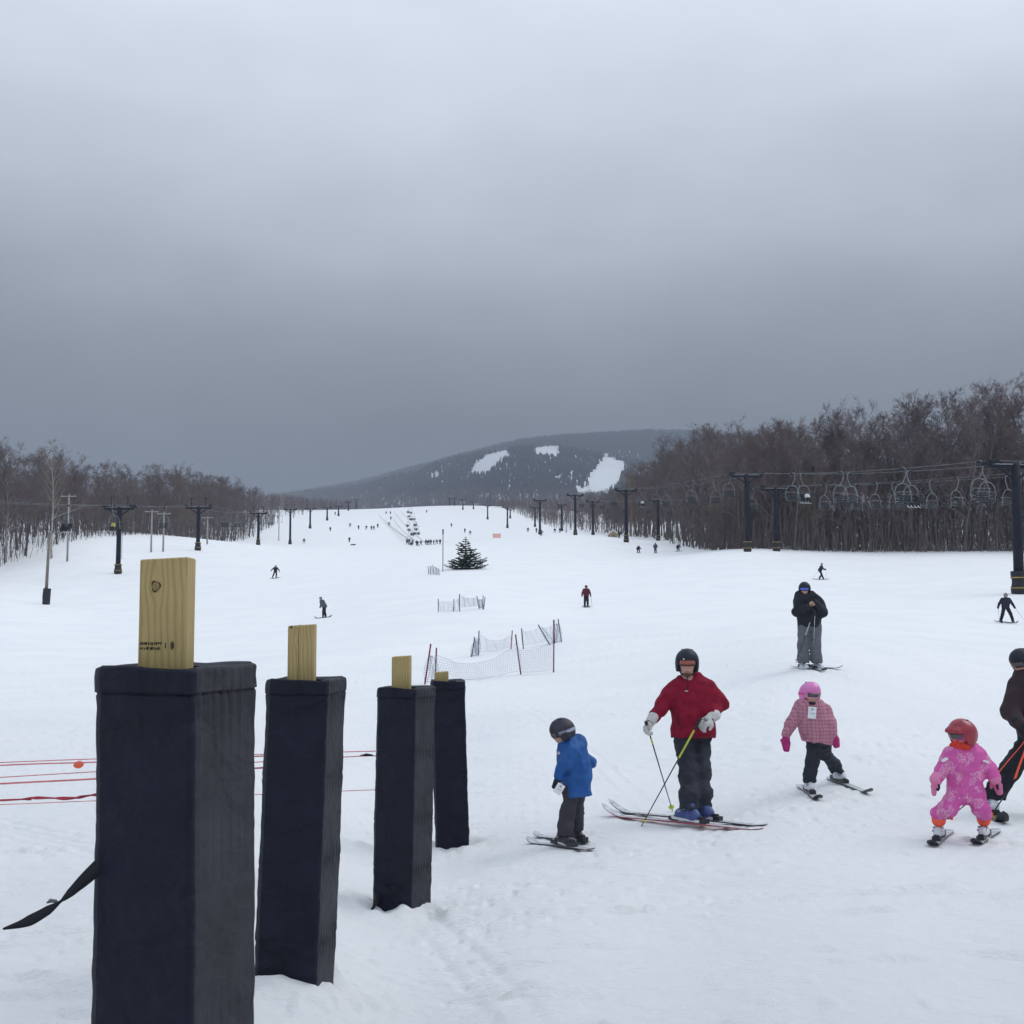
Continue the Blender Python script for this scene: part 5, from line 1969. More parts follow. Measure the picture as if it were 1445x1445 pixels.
for sg in (-1, 1):
    mb = MB(); mb.tube([c + sd * sg * r * .80 - upv * r * .55 + f * r * .1, c + sd * sg * r * .62 - upv * r * .95 + f * r * .30, c - upv * r * 1.25 + f * r * .42], .008, 6); link('chin_strap', mb.mesh('chin_strap', blk), p.o)
for (x0, y0, x1, y1) in ((951, 1012, 956, 1026), (992, 1010, 989, 1020)):
    mb = MB(); mb.tube([p.L(x0, y0, -.148), p.L(x1, y1, -.158)], .0045, 5); link('pocket_zip', mb.mesh('pocket_zip', blk), jk)
hb = p.torso([(948, 1003, 1034, .153, 0), (948, 1003, 1042, .153, 0)]); hb.p(p.L(975, 1039.6), (0, 0, -1)); hb.p(p.L(975, 1034.5), (0, 0, 1)); link('hem_band', hb.build('hem_band', mat('hem_dark_red', (.13, .008, .022), .85), .012, fold=.01, ffreq=10), jk)
hl = p.hand(wl, (-.55, -.35, -.75), (.75, -.1, -.3), glove_w, curl=.55, cuff=glove_w, size=1.1)
hr = p.hand(wr, (-.75, -.45, -.45), (-.2, .3, -.9), glove_w, curl=.45, cuff=glove_w, size=1.15)
p.finish()
t1 = G(949, 1147); t2 = G(905, 1167)
ski_pole(p.L(909, 1024, -.22) + p.base, t1, 'black ski pole in the outstretched glove of the man in red', pole_k, pole_y, (pole_y, .80, .86))
ski_pole(p.L(981, 1020, -.29) + p.base, t2, 'black and yellow-green ski pole held at the hip of the man in red', pole_k, pole_y, (pole_y, .66, .93))

# ---- boy in the blue jacket, seen from his left side
p = Person(805, 1195, 11.5, 'boy in a blue jacket and charcoal helmet looking away to the side', .70, .011)
p.head(p.L(792, 1034, 0), (-1, -.12, -.38), .092, up=(-.32, 0, 1))
p.helmet(helm_dk, brow=.22)
g = p.goggles(gog_f, lens_d, up=-.02, strap=strap_g)
c, f, upv, sd, R, r = p.hd
# letters on the goggle strap, bent round the helmet
cu = bpy.data.curves.new('letters', 'FONT'); cu.body = 'SCOTT'; cu.size = .030; cu.align_x = 'CENTER'; cu.align_y = 'CENTER'; cu.extrude = .0012
tob = bpy.data.objects.new('letters_tmp', cu); COL.objects.link(tob)
dg = bpy.context.evaluated_depsgraph_get()
lm = bpy.data.meshes.new_from_object(tob.evaluated_get(dg)); bpy.data.objects.remove(tob)
hc = c + upv * r * .16 - f * r * .05
for v in lm.vertices:
    a = v.co.x / (r * 1.30) - .15
    dirv = sd * -1 * math.cos(a) - f * math.sin(a)
    rad = 1.0 / math.sqrt((math.cos(a) / (r * 1.34 * .90)) ** 2 + (math.sin(a) / (r * 1.34 * 1.04)) ** 2)
    w_ = hc + dirv * (rad + v.co.z) + upv * (v.co.y - r * .18)
    v.co = w_
lm.materials.clear(); lm.materials.append(letter_d)
link('strap_lettering', lm, g)
q = Blob(.005); q.e(c + f * r * .92 - upv * r * .66, (r * .22, r * .07, r * .05), R); link('mouth', q.build('mouth', lips, .005), p.o)
b = p.torso([(795, 816, 1050, .06, 0), (790, 822, 1056, .085, 0), (786, 828, 1068, .10, 0), (787, 831, 1085, .105, 0), (791, 832, 1105, .115, 0), (792, 833, 1132, .125, 0)])
sl, el_, wl = p.L(805, 1062, -.09), p.L(795, 1082, -.14), p.L(787, 1095, -.10)
sr, er, wr = p.L(812, 1060, .08), p.L(829, 1077, .10), p.L(815, 1096, .12)
b.chain([sl, el_, wl], [.068, .056, .046]); b.chain([sr, er, wr], [.068, .060, .046])
b.c(p.L(797, 1052, 0), p.L(815, 1048, 0), .055, .06); b.c(p.L(811, 1051, .0), p.L(819, 1050, 0), .045, .035)
b.p(p.L(810, 1123.5), (0.04, 0, -1))
p.inner.chain([sl, el_, wl], [.04, .03, .025]); p.inner.chain([sr, er, wr], [.04, .03, .025]); p.inner.c(p.L(804, 1062), p.L(809, 1105), .06, .06); p.inner.c(sl, sr, .04, .04)
jk = p.put('jacket', b, blue_j, fold=.042, ffreq=8, seed=5, stretch=(1, 1, .8))
mb = MB(); mb.tube([p.L(786.5, 1064.5, -.145), p.L(786.5, 1064.5, -.150)], .017, 12); link('sleeve_badge', mb.mesh('sleeve_badge', strap_g), jk)
nb1, f1 = ski((836, 1202), (744, 1189), p, 'front ski of the boy in the blue jacket', ski_w, ski_k, w=.08, bx=797)
nb2, f2 = ski((829, 1192), (754, 1181), p, 'rear ski of the boy in the blue jacket', ski_w, ski_k, w=.08, bx=813)
q1, q2 = nb1 - p.base, nb2 - p.base
for q, ff in ((q1, f1), (q2, f2)):
    p.boot(q + UP * .098, ff, boot_k, boot_w)
p.legs(charcoal, [p.L(804, 1122, -.03), p.L(813, 1122, .03)], [p.L(799, 1150, -.06), p.L(812, 1150, .05)], [q1, q2], rad=(.098, .094, .098))
p.hand(wl, (-.25, -.1, -1), (-.6, .6, 0), glove_k, curl=.25, mitten=True, size=1.1)
p.hand(wr, (-.6, .1, -.8), (-.6, -.6, 0), glove_k, curl=.3, mitten=True, size=1.1)
ticket(p, p.L(787.5, 1115, -.16), .075, .10, 0, .55)
mb = MB(); mb.tube([p.L(791, 1106, -.12), p.L(789, 1110, -.155)], .004, 5); link('ticket_loop', mb.mesh('ticket_loop', letter_w), p.o)
p.finish()

# ---- girl in the pink plaid jacket
p = Person(1160, 1120, 13.2, 'girl in a pink plaid jacket and pink helmet gliding with legs apart', .74, .011)
p.head(p.L(1136.5, 979, 0), (.25, -1, -.25), .098, up=(.05, 0, 1))
p.helmet(helm_p, brow=.28)
p.goggles(pinkfr, lens_d, up=-.02, strap=hotpink)
b = p.torso([(1126, 1147, 993, .065, 0), (1119, 1156, 998, .085, 0), (1116, 1162, 1006, .105, 0), (1120, 1163, 1020, .11, 0), (1126, 1166, 1034, .125, 0), (1129, 1168, 1050, .13, 0)])
sl, el_, wl = p.L(1121, 1004, 0), p.L(1110, 1022, -.02), p.L(1103, 1038, -.06)
sr, er, wr = p.L(1158, 1003, 0), p.L(1164.5, 1020, -.03), p.L(1169, 1034, -.05)
b.chain([sl, el_, wl], [.070, .060, .050]); b.chain([sr, er, wr], [.070, .060, .048])
b.c(p.L(1124, 993, .03), p.L(1150, 995, .03), .055, .055)
b.p(p.L(1131, 1044), (-.16, 0, -1))
p.inner.chain([sl, el_, wl], [.04, .03, .025]); p.inner.chain([sr, er, wr], [.04, .03, .025]); p.inner.c(p.L(1140, 1005), p.L(1146, 1026), .075, .07); p.inner.c(sl, sr, .04, .04)
jk = p.put('jacket', b, plaid, fold=.038, ffreq=8, seed=8, stretch=(1, 1, .9))
mb = MB(); mb.tube([p.L(1147, 1003, -.110), p.L(1151, 1020, -.118), p.L(1153.5, 1041, -.122)], .005, 5); link('zip', mb.mesh('zip', blk), jk)
nb = Blob(.02); c, f, upv, sd, R, r = p.hd
nb.e(c - upv * r * .95 + f * r * .15, (r * .95, r * .95, r * .42)); link('neck_warmer', nb.build('neck_warmer', blk, .009, fold=.008, ffreq=20), p.o)
nb1, f1 = ski((1128, 1111), (1157, 1133), p, 'ski pointing forward under the girl in the pink plaid jacket', ski_w, ski_k, w=.085, bx=1142)
nb2, f2 = ski((1170, 1101), (1230, 1124), p, 'ski turned outward under the girl in the pink plaid jacket', ski_w, ski_k, w=.085, bx=1184)
q1, q2 = nb1 - p.base, nb2 - p.base
for q, ff in ((q1, f1), (q2, f2)):
    p.boot(q + UP * .112, ff, boot_w, boot_k, k=.80)
p.legs(navy, [p.L(1141.5, 1043, 0), p.L(1157, 1041, 0)], [p.L(1142, 1074, -.06), p.L(1169, 1069, -.06)], [q1, q2], rad=(.105, .092, .092))
p.hand(wl, (-.08, -.15, -1), (.2, -.9, 0), glove_m, curl=.15, mitten=True, size=1.25)
p.hand(wr, (.25, -.15, -1), (-.3, -.9, 0), glove_m, curl=.2, mitten=True, size=1.2)
ticket(p, p.L(1139.5, 1005, -.135), .088, .125, 0, .1)
p.finish()

# ---- small child in the pink flowered suit
p = Person(1351, 1188, 10.9, 'small child in a flowered pink snowsuit and red helmet standing wide-legged', .62, .010)
p.head(p.L(1347, 1036, 0), (-.88, -.50, -.15), .100)
p.helmet(helm_r, brow=.24, visor=.35, rs=1.33)
p.goggles(hotpink, lens_d, up=-.04, strap=hotpink, hh=.34)
b = p.torso([(1335, 1364, 1056, .065, 0), (1326, 1374, 1062, .085, 0), (1325, 1375, 1075, .10, 0), (1327, 1376, 1092, .105, 0), (1328, 1375, 1108, .11, 0), (1330, 1373, 1117, .105, 0)])
sl, el_, wl = p.L(1328, 1065, 0), p.L(1318.5, 1084, -.02), p.L(1310, 1098, -.06)
sr, er, wr = p.L(1371, 1065, 0), p.L(1384, 1083, -.02), p.L(1392, 1097, -.06)
b.chain([sl, el_, wl], [.062, .055, .050]); b.chain([sr, er, wr], [.062, .056, .050])
h1, h2, k1, k2, a1, a2 = p.L(1338, 1115, 0), p.L(1363, 1115, 0), p.L(1327, 1139, -.06), p.L(1373, 1139, -.06), None, None
nb1, f1 = ski((1339, 1176), (1314, 1197), p, 'ski nearer the plaid girl under the child in the pink snowsuit', ski_w, ski_k, w=.085, bx=1325.5)
nb2, f2 = ski((1406, 1175), (1375, 1197), p, 'ski nearer the adult with orange straps under the child in the pink snowsuit', ski_w, ski_k, w=.085, bx=1389)
q1, q2 = nb1 - p.base, nb2 - p.base
for q, ff in ((q1, f1), (q2, f2)):
    p.boot(q + UP * .10, ff, boot_w, boot_k, k=.72)
a1, a2 = q1 + UP * .20, q2 + UP * .20
b.f(lambda P_: np.where(P_[:, 0] < .5 * (q1[0] + q2[0]), q1[2], q2[2]) + .165 - P_[:, 2])
for h_, k_, a_ in ((h1, k1, a1), (h2, k2, a2)):
    b.chain([h_, k_, a_], [.080, .072, .068], .03)
    p.inner.chain([h_, k_, a_], [.045, .035, .03])
p.inner.chain([sl, el_, wl], [.035, .03, .025]); p.inner.chain([sr, er, wr], [.035, .03, .025]); p.inner.c(p.L(1350, 1065), p.L(1350, 1112), .075, .07); p.inner.c(sl, sr, .035, .035); p.inner.c(h1, h2, .05, .05)
st_ = p.put('snowsuit', b, flower, fold=.034, ffreq=10, seed=11, stretch=(1, 1, 1.2))
pinkp = mat('cuff_pink', (.62, .20, .36), .75, .1)
for w_, e_ in ((wl, el_), (wr, er)):
    cb = Blob(.01); d_ = unit(w_ - e_); cb.c(w_ - d_ * .045, w_ + d_ * .008, .052, .054); link('cuff', cb.build('cuff', pinkp, .009, fold=.004, ffreq=30), st_)
mb = MB(); mb.tube([p.L(1340, 1058, -.10), p.L(1344, 1070, -.108), p.L(1346, 1090, -.116), p.L(1347, 1110, -.118)], .0045, 5); link('zip', mb.mesh('zip', pinkp), st_)
for q, yy in ((1379, 1073), (1322, 1071)):
    mb = MB(); mb.box(p.L(q, yy, -.07), (.055, .03, .018), np.array(Matrix.Rotation(.3 if q > 1350 else -.5, 3, 'Y'))); link('reflector', mb.mesh('reflector', white_c), st_)
c, f, upv, sd, R, r = p.hd
nb = Blob(.02); nb.e(c - upv * r * .92 + f * r * .25, (r * .98, r * .98, r * .48)); nb.e(c - upv * r * .5 + f * r * .62, (r * .5, r * .42, r * .42)); link('neck_warmer', nb.build('neck_warmer', redwarm, .009, fold=.008, ffreq=22), p.o)
for a_, k_ in ((a1, k1), (a2, k2)):
    cb = Blob(.01); cb.c(a_ - UP * .050, a_ - UP * .015, .060, .064); link('ankle_cuff', cb.build('ankle_cuff', orange_c, .009, fold=.006, ffreq=25), p.o)
p.hand(wl, (-.35, -.1, -1), (.9, -.5, 0), mat('mitten_pink', (.55, .16, .30), .75), curl=.2, mitten=True, size=1.35)
p.hand(wr, (.40, -.1, -1), (-.9, -.4, 0), MATS['mitten_pink'], curl=.2, mitten=True, size=1.35)
for w_, sx_ in ((wl, -1), (wr, 1)):
    pb = Blob(.01); pb.e(w_ + np.array([sx_ * .010 + .012, -.030, -.062]), (.022, .014, .042)); link('palm_patch', pb.build('palm_patch', glove_k, .007), p.o)
p.finish()

# ---- adult cut by the right-hand side, holding orange straps
p = Person(1440, 1150, 12.6, 'adult in a dark brown jacket and black helmet bending over orange straps', 1.0, .013)
p.dx = -5.0
p.head(p.L(1437, 933, 0), (-.85, -.45, -.35), .107, up=(-.2, 0, 1))
p.helmet(helm_k, brow=.25)
p.goggles(gog_f, lens_d, up=.0, strap=letter_w)
b = p.torso([(1432, 1458, 948, .07, 0), (1426, 1470, 957, .09, 0), (1422, 1478, 970, .12, 0), (1425, 1482, 990, .13, 0), (1430, 1484, 1010, .135, 0), (1434, 1484, 1030, .135, 0), (1436, 1484, 1050, .13, 0)])
sl, el_, wl = p.L(1430, 966, -.05), p.L(1419, 1002, -.08), p.L(1430, 1019, -.26)
sr, er, wr = p.L(1474, 966, .05), p.L(1486, 1003, -.05), p.L(1450, 1026, -.28)
b.chain([sl, el_, wl], [.092, .078, .060]); b.chain([sr, er, wr], [.092, .080, .060])
b.c(p.L(1436, 950), p.L(1456, 948), .07, .075)
b.p(p.L(1460, 1042), (0, 0, -1))
p.inner.chain([sl, el_, wl], [.05, .04, .03]); p.inner.chain([sr, er, wr], [.05, .04, .03]); p.inner.c(p.L(1448, 965), p.L(1458, 1020), .085, .08); p.inner.c(sl, sr, .05, .05)
p.put('jacket', b, brown_j, fold=.05, ffreq=6, seed=14)
nb1, f1 = ski((1388, 1134), (1417, 1166), p, 'olive-tipped ski pointing at the child beside the orange straps', ski_olive, ski_k, w=.11, bx=1401, upc=.16)
nb2, f2 = ski((1478, 1137), (1505, 1172), p, 'second ski of the adult with orange straps, beyond the frame', ski_olive, ski_k, w=.10, frac=.35)
q1, q2 = nb1 - p.base, nb2 - p.base
for q, ff in ((q1, f1), (q2, f2)):
    p.boot(q + UP * .14, ff, boot_w, boot_k)
p.legs(blk, [p.L(1449, 1042, -.03), p.L(1474, 1042, .03)], [p.L(1425, 1086, -.12), p.L(1482, 1092, -.1)], [q1, q2], rad=(.115, .098, .100))
p.hand(wl, (.45, -.3, -.75), (.6, .3, .3), glove_k, curl=.5, size=1.25)
p.hand(wr, (-.6, -.4, -.5), (-.4, .3, -.7), glove_k, curl=.55, size=1.15)
p.finish()


def ribbon(pts, w, m_, label, name='orange_strap', cat='strap', nrm=(1, 0, .5)):
    pts = spline(pts, 24); nrm = unit(nrm); V = []
    for q in pts:
        for a_, yy in ((-1, 0), (1, 0), (1, .003), (-1, .003)):
            V.append(q + nrm * a_ * w + np.array([0, yy, 0]))
    Fs = [(k * 4 + j, k * 4 + (j + 1) % 4, k * 4 + 4 + (j + 1) % 4, k * 4 + 4 + j) for k in range(23) for j in range(4)]
    return link(name, new_mesh(name, V, Fs, m_, True), label=label, cat=cat)


bb = p.base
ribbon([p.L(1446, 1030, -.36) + bb, p.L(1437, 1047, -.37) + bb, p.L(1420, 1067, -.37) + bb, p.L(1400, 1091, -.36) + bb], .011, orange_c, 'long orange strap falling from the adult\'s hands to the lower leg')
ribbon([p.L(1446, 1032, -.38) + bb, p.L(1441, 1054, -.40) + bb, p.L(1433, 1075, -.40) + bb, p.L(1425.5, 1097, -.40) + bb], .016, orange_c, 'short broad orange strap hanging from the adult\'s hands')
ribbon([p.L(1444, 1032, -.39) + bb, p.L(1442, 1042, -.43) + bb, p.L(1448, 1055, -.40) + bb, p.L(1456, 1050, -.38) + bb, p.L(1452, 1034, -.36) + bb], .016, orange_c, 'looped orange strap bunched in the adult\'s gloves')
ski_pole(p.L(1390, 1106, .05) + bb, G(1337, 1158), 'ski pole with orange end passing behind the child in pink', pole_k, orange_c, (orange_c, .05, .16), grip=False)
ski_pole(p.L(1413, 1118, -.25) + bb, G(1393, 1157), 'short dark ski pole end with orange tip beside the pink child\'s ski', pole_k, orange_c, (orange_c, .06, .30), grip=False)

# ---- man in black jacket and grey trousers further back
p = Person(1141, 942, 24.9, 'man in a black jacket and grey trousers fiddling with his gloves', 1.0, .016)
p.head(p.L(1132.5, 829, 0), (-.25, -1, -.25), .107)
p.helmet(helm_k, brow=.25)
p.goggles(gog_f, lens_b, up=.0)
b = p.torso([(1125, 1141, 837, .07, 0), (1121, 1153, 843, .10, 0), (1118, 1159, 850, .13, 0), (1121, 1156, 860, .135, 0), (1123, 1154, 872, .135, 0), (1123, 1155, 886, .14, 0)])
sl, el_, wl = p.L(1123, 847, 0), p.L(1121, 861, -.08), p.L(1137, 855, -.28)
sr, er, wr = p.L(1154, 848, 0), p.L(1158, 862, -.06), p.L(1148, 849, -.30)
b.chain([sl, el_, wl], [.095, .085, .066]); b.chain([sr, er, wr], [.095, .085, .066])
b.c(p.L(1125, 838, .05), p.L(1142, 838, .05), .09, .09)
b.p(p.L(1140, 882), (0, 0, -1))
p.inner.chain([sl, el_, wl], [.05, .04, .03]); p.inner.chain([sr, er, wr], [.05, .04, .03]); p.inner.c(p.L(1136, 850), p.L(1138, 870), .085, .08); p.inner.c(sl, sr, .05, .05)
p.put('jacket', b, blk, fold=.05, ffreq=6, seed=3)
p.legs(greyt, [p.L(1131.5, 883, 0), p.L(1148, 883, 0)], [p.L(1130.5, 908, -.05), p.L(1147.5, 908, -.05)], [p.L(1131, 942, 0), p.L(1150, 942, -.02)], rad=(.125, .112, .115), fold=.02)
nb1, f1 = ski((1128, 940), (1166, 949), p, 'near ski of the man in grey trousers', ski_w, ski_k, w=.10, frac=.45)
nb2, f2 = ski((1116, 943), (1190, 945.5), p, 'longer rear ski of the man in grey trousers', ski_w, ski_k, w=.10, frac=.30)
p.boot(p.L(1131, 934, 0), (.3, -1, 0), boot_w, boot_k); p.boot(p.L(1150, 934, -.02), (.6, -.8, 0), boot_w, boot_k)
p.hand(wl, (.8, -.3, -.1), (0, .3, -.9), glove_k, curl=.5)
g_tan = mat('glove_tan', (.34, .24, .16), .7, .15)
p.hand(wr, (-.8, -.2, .1), (0, .3, -.9), g_tan, curl=.5)
p.finish()
ski_pole(p.L(1145, 862, -.30) + p.base, p.L(1120, 933, -.30) + p.base, 'banded ski pole hanging slantwise from the man in grey trousers', pole_k, pole_k, (pole_s, .55, .80))
ski_pole(p.L(1147, 862, -.32) + p.base, p.L(1145, 884, -.32) + p.base + np.array([0, 0, -.3]), 'second ski pole before the legs of the man in grey trousers', pole_s, pole_k)
# ------------------------------------------------------------------ smaller figures on the slope
_cache = {}


def figure_mesh(pose, cj, ct, ch, res, seated=False, mirror=1):
    """a whole figure 1.72 m tall as one mesh: jacket, trousers, head covering, skin, boots"""
    key = (pose, cj.name, ct.name, ch.name, res, mirror)
    if key in _cache:
        return _cache[key]
    S = {  # x across, y towards away from the viewer, z up
        'stand': dict(hd=(0, 0, 1.60), ch=(0, 0, 1.32), hp=(0, 0, .92), sh=.19, el=((-.30, 0, 1.10), (.30, 0, 1.10)), ha=((-.34, -.12, .88), (.34, -.12, .88)), kn=((-.11, -.03, .50), (.11, -.03, .50)), an=((-.12, 0, .12), (.12, 0, .12))),
        'glide': dict(hd=(.03, -.08, 1.50), ch=(.02, -.04, 1.24), hp=(0, .02, .86), sh=.19, el=((-.40, -.02, 1.10), (.40, -.02, 1.08)), ha=((-.55, -.12, .92), (.52, -.12, .86)), kn=((-.20, -.10, .48), (.14, -.10, .50)), an=((-.34, 0, .12), (.10, 0, .12))),
        'wide': dict(hd=(0, -.06, 1.52), ch=(0, -.03, 1.24), hp=(0, .02, .86), sh=.20, el=((-.36, -.02, 1.05), (.36, -.02, 1.05)), ha=((-.46, -.10, .84), (.46, -.10, .84)), kn=((-.22, -.10, .50), (.22, -.10, .50)), an=((-.36, 0, .12), (.28, 0, .12))),
        'side': dict(hd=(.10, 0, 1.52), ch=(.06, 0, 1.25), hp=(-.08, 0, .88), sh=.05, el=((.22, -.14, 1.05), (.28, .12, 1.06)), ha=((.46, -.12, 1.02), (.48, .1, .98)), kn=((.05, -.10, .50), (.08, .1, .48)), an=((-.18, -.1, .12), (.24, .1, .12))),
        'board': dict(hd=(-.20, 0, 1.48), ch=(-.10, 0, 1.22), hp=(.08, 0, .82), sh=.10, el=((-.16, -.16, .98), (.10, .14, .98)), ha=((-.22, -.14, .78), (.0, .16, .80)), kn=((.02, -.10, .46), (.10, .10, .46)), an=((.02, -.14, .12), (.16, .14, .12))),
        'crouch': dict(hd=(.04, -.1, 1.10), ch=(.02, -.06, .88), hp=(-.02, .1, .58), sh=.18, el=((-.30, -.1, .72), (.32, -.1, .74)), ha=((-.30, -.3, .58), (.44, -.25, .68)), kn=((-.16, -.20, .46), (.16, -.20, .46)), an=((-.14, 0, .12), (.14, 0, .12))),
        'lie': dict(hd=(.78, 0, .28), ch=(.48, 0, .24), hp=(.05, 0, .20), sh=.16, el=((.45, -.28, .15), (.50, .2, .12)), ha=((.2, -.35, .1), (.3, .3, .1)), kn=((-.35, -.1, .30), (-.35, .12, .2)), an=((-.70, -.08, .14), (-.72, .1, .12))),
        'sit': dict(hd=(0, -.02, .80), ch=(0, 0, .50), hp=(0, 0, .12), sh=.19, el=((-.26, -.10, .28), (.26, -.10, .28)), ha=((-.16, -.34, .22), (.16, -.34, .22)), kn=((-.12, -.46, .10), (.12, -.46, .10)), an=((-.13, -.52, -.32), (.13, -.52, -.32))),
    }[pose]
    v = lambda t: np.array([t[0] * mirror, t[1], t[2]])
    b = Blob(.05)
    hd, chs, hp = v(S['hd']), v(S['ch']), v(S['hp'])
    up = unit(hd - chs)
    b.e(hd, (.115, .125, .13), None, .02, 2)
    b.e(hd + np.array([0, -.07, -.04]), (.065, .06, .07), None, .01, 3)
    b.c(chs, hd, .07, .06, .03, 0)
    for s_ in (-1, 1):
        b.c(chs + np.array([s_ * S['sh'] * .6, 0, .02]), hp + np.array([s_ * .08, 0, .06]), .13, .14, .05, 0)
    for s_, e_, h_ in zip((-1, 1), S['el'], S['ha']):
        sh = chs + np.array([s_ * S['sh'] * mirror, 0, .06])
        b.chain([sh, v(e_)], [.085, .07], .04, 0); b.c(v(e_), v(h_), .07, .055, .03, 0); b.e(v(h_), (.05, .06, .06), None, .01, 4)
    for s_, k_, a_ in zip((-1, 1), S['kn'], S['an']):
        h0 = hp + np.array([s_ * .09 * (1 if pose not in ('side', 'board') else .3) * mirror, 0, 0])
        b.chain([h0, v(k_), v(a_) + np.array([0, 0, .06])], [.11, .09, .08], .03, 1)
        b.c(v(a_), v(a_) + np.array([0, -.12, -.05]), .07, .06, .02, 4)
    me = b.build('person', [cj, ct, ch, skin, glove_k], res, fold=.014, ffreq=8, seed=len(_cache))
    _cache[key] = me
    return me


tealj = mat('slate_jacket', (.075, .095, .11), .8)
maroon = mat('maroon_jacket', (.11, .018, .038), .8, .2, 8)
purpl = mat('blue_purple_jacket', (.055, .060, .15), .8, .2, 8)
yellowj = mat('yellow_jacket', (.50, .42, .12), .8)
whitej = mat('white_jacket', (.62, .64, .66), .8)
navyj = mat('dark_navy_jacket', (.020, .022, .040), .8, .2, 8)
greyh = mat('helmet_grey', (.18, .19, .22), .5)


def small_ski(base, ang, length, owner_lab, n=2, gap=.28, board=False, z=.0, group='skis of the far skiers'):
    """plain skis or a board under a far figure: upturned tips"""
    for k in range(1 if board else n):
        off = 0 if board else (-1, 1)[k] * gap / 2
        f = np.array([math.sin(ang), -math.cos(ang), 0]); sd = np.array([f[1], -f[0], 0])
        c = base + sd * off
        V = []; w = .14 if board else .05
        for t in np.linspace(-.5, .5, 9):
            q = f * length * t
            g0 = 0.0
            zc = .12 * max(0, (abs(t) - .4) / .1) ** 1.5 * (1 if (t > 0 or board) else .2)
            gg = gz0(np.array([c[0] + q[0]]), np.array([c[1] + q[1]]))[0] - c[2] + .03 if z == 0 else 0
            for a_, zz in ((-1, 0), (1, 0), (1, .02), (-1, .02)):
                V.append(q + sd * a_ * w * (1 if abs(t) < .45 else .5) + np.array([0, 0, gg + zc + zz]))
        Fs = [(i * 4 + j, i * 4 + 4 + j, i * 4 + 4 + (j + 1) % 4, i * 4 + (j + 1) % 4) for i in range(8) for j in range(4)] + [(0, 1, 2, 3), (35, 34, 33, 32)]
        nm = 'snowboard' if board else 'ski'
        link(nm, new_mesh(nm, V, Fs, ski_k if z == 0 else ski_w), loc=c, label=('snowboard under ' if board else ('outer ski under ' if k else 'inner ski under ')) + owner_lab, cat='snowboard' if board else 'ski', group=group)


def figure(px, row, pose, cj, ct, ch, label, skis=None, D=None, H=1.72, rz=0.0, poles=False, group=None, mirror=1, board=False):
    b = GD(px, D) if D else G(px, row)
    dist = b[1]
    res = .020 if dist < 130 else (.032 if dist < 260 else .05)
    me = figure_mesh(pose, cj, ct, ch, res, mirror=mirror)
    o = link('person', me, loc=b, label=label, cat='person', group=group)
    o.rotation_euler = (0, 0, rz); o.scale = (H / 1.72,) * 3
    if skis is not None:
        short = ' '.join(label.split()[:7])
        small_ski(b, skis, 1.55 if not board else 1.5, 'the ' + short if not short.startswith(('a ', 'the ')) else short, board=board)
    if poles:
        for s_ in poles:
            h = b + np.array([s_[0], -.1, s_[1]]); t = b + np.array([s_[2], s_[3], .05])
            ski_pole(h, t, 'thin ski pole of the ' + ' '.join(label.split()[:6]), pole_s if s_[-1] == 's' else pole_k, pole_k, None, .012, grip=False)
    return o


figure(1417, 879, 'wide', navyj, blk, greyh, 'black-clad child skier with a grey helmet near the thick lift tower', .3, D=66, poles=[(.46, .86, .98, -.2, 's'), (-.44, .86, -.40, -.1, 's')], mirror=-1)
figure(827, 857, 'stand', maroon, blk, helm_k, 'skier in a maroon jacket standing on the empty middle of the slope', .15, D=94, poles=[(.34, .9, .44, -.2, 'k')])
figure(457, 872, 'board', tealj, blk, greyh, 'snowboarder in a slate grey jacket leaning forward', 1.2, D=92, board=True)
figure(389, 816, 'glide', navyj, blk, helm_k, 'dark skier gliding with both arms spread below the left lift', -.5, D=150)
figure(1158, 818, 'side', navyj, blk, greyh, 'dark skier striding sideways with trailing poles before the bare wood', 1.3, D=119, poles=[(.48, 1.0, .50, -.1, 's'), (-.2, .9, -.9, .3, 's')])
figure(925, 781, 'stand', purpl, blk, helm_k, 'skier in a blue-purple jacket standing between two crouching ones', .1, D=195)
figure(901, 781, 'crouch', navyj, blk, helm_k, 'dark crouching skier left of the blue-purple one', .1, D=194)
figure(957, 780, 'crouch', navyj, blk, greyh, 'dark crouching skier with an arm out, right of the blue-purple one', .8, D=198)
figure(874, 757, 'stand', navyj, blk, helm_k, 'small dark skier right beside the little hut', None, D=265)
GFAR = 'far skiers on the upper slope'
far = [(466, 750), (429, 767), (506, 747.5), (517, 747.5), (524, 748), (527.5, 748), (533, 745), (494, 744), (637, 744), (545, 726), (551, 726), (602, 724), (551.5, 734), (549, 742), (473, 727),
       (745, 751), (757, 752), (783, 752), (790, 752), (764, 757)]
for i, (c, r) in enumerate(far):
    figure(c, r, ('stand', 'wide', 'stand', 'glide')[i % 4], (navyj, blk, navyj, purpl, tealj)[i % 5], blk, helm_k, 'tiny dark skier far up the slope', None, group=GFAR)
figure(799, 752, 'stand', whitej, greyt, greyh, 'tiny pale-clad skier at the edge of the wood', None)
figure(493, 765.5, 'stand', navyj, blk, helm_k, 'small dark skier standing over a fallen one', None)
figure(498, 769.5, 'lie', navyj, blk, helm_k, 'small skier fallen on the snow with skis stretched out', 1.2)
figure(656, 752, 'stand', navyj, blk, helm_k, 'small dark skier above the small spruce, nearer the marker pole', None)
figure(663.5, 755, 'wide', maroon, blk, helm_k, 'small skier in dark red straight above the small spruce', None)
GQ = 'skiers queueing at the small middle lift'
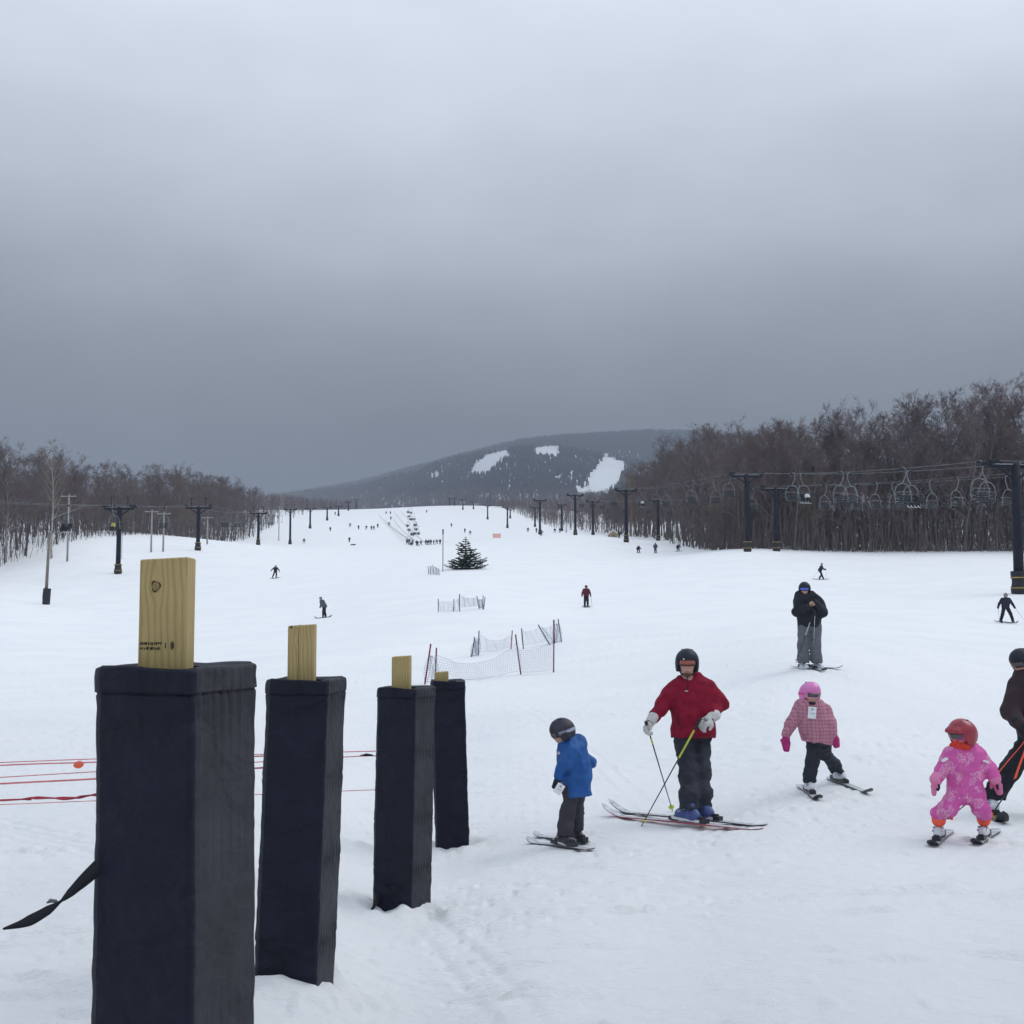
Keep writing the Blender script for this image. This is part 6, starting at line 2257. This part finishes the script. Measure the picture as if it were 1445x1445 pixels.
for i, (c, r) in enumerate([(588, 770.5), (589.5, 771), (594, 770), (601, 769), (603.5, 769.5), (605, 769), (608, 769), (612, 769), (616.5, 768.5), (621, 768.5), (582, 768), (575, 769)]):
    figure(c, r, ('stand', 'side', 'wide')[i % 3], (navyj, blk, tealj)[i % 3], blk, helm_k, 'tiny skier waiting in the queue under the small lift', None, group=GQ)

# riders on the chairs
for (p_, yaw, fl, lab) in RIDERS:
    two = [(-.36, navyj), (.36, blk)]
    if 'white jacket' in lab: two = [(-.34, blk), (.34, whitej)]
    if 'in white' in lab: two = [(.1, whitej)]
    if lab == 'yellow': two = [(.0, yellowj)]
    if 'passing low' in lab: two = [(-.45, navyj), (0.0, tealj), (.45, blk)]
    cs, sn = math.cos(yaw), math.sin(yaw)
    for k, (ox, cj) in enumerate(two):
        b = p_ + np.array([ox * cs + .28 * -sn * -1 * 0, ox * sn - .22, -3.02])
        nm = {'dark_navy_jacket': 'dark navy', 'black_cloth': 'black', 'white_jacket': 'white', 'yellow_jacket': 'yellow', 'slate_jacket': 'slate grey'}[cj.name]
        where = 'riding low before the brushy bank' if 'passing low' in lab else ('riding past the rodded tower' if lab == 'yellow' else ('riding a small far chair' if 'small far' in lab else ('riding beside a black-clad one' if 'white jacket' in lab and cj is whitej else ('riding beside a white-clad one' if 'white jacket' in lab else 'riding a chair among empty ones'))))
        o = link('person', figure_mesh('sit', cj, blk, helm_k, .03), loc=b, label='%s-jacketed chairlift passenger %s' % (nm, where), cat='person')
        o.rotation_euler = (0, 0, yaw)
        small_ski(b + np.array([0, -.62, -.50]), .9 if fl > 0 else -.5, 1.5, '%s-jacketed chairlift passenger %s' % (nm, where), z=1, gap=.3)

for i, q in enumerate(SMALLR):
    for ox in ((-.33, .33) if i % 3 == 0 else (.1,)):
        o = link('person', figure_mesh('sit', (navyj, blk)[i % 2], blk, helm_k, .05), loc=q + np.array([ox, -.2, -2.88]), label='tiny dark passenger on a chair of the small lift', cat='person', group='passengers of the small middle lift')
# ------------------------------------------------------------------ the air: thin haze round the camera and everything up to the mountain
hzm = bpy.data.materials.new('haze'); hzm.use_nodes = True
hn = hzm.node_tree
for q_ in list(hn.nodes):
    hn.nodes.remove(q_)
ho = hn.nodes.new('ShaderNodeOutputMaterial'); hv = hn.nodes.new('ShaderNodeVolumePrincipled')
hv.inputs['Color'].default_value = (.56, .635, .76, 1)
hv.inputs['Density'].default_value = 0.00030
hv.inputs['Anisotropy'].default_value = 0.0
hn.links.new(hv.outputs[0], ho.inputs['Volume'])
hz = MB(); hz.box((0, 4000, 255), (8000, 8600, 650))
link('haze', hz.mesh('haze', hzm), label='thin blue haze between the slope and the mountain', cat='haze', kind='stuff')
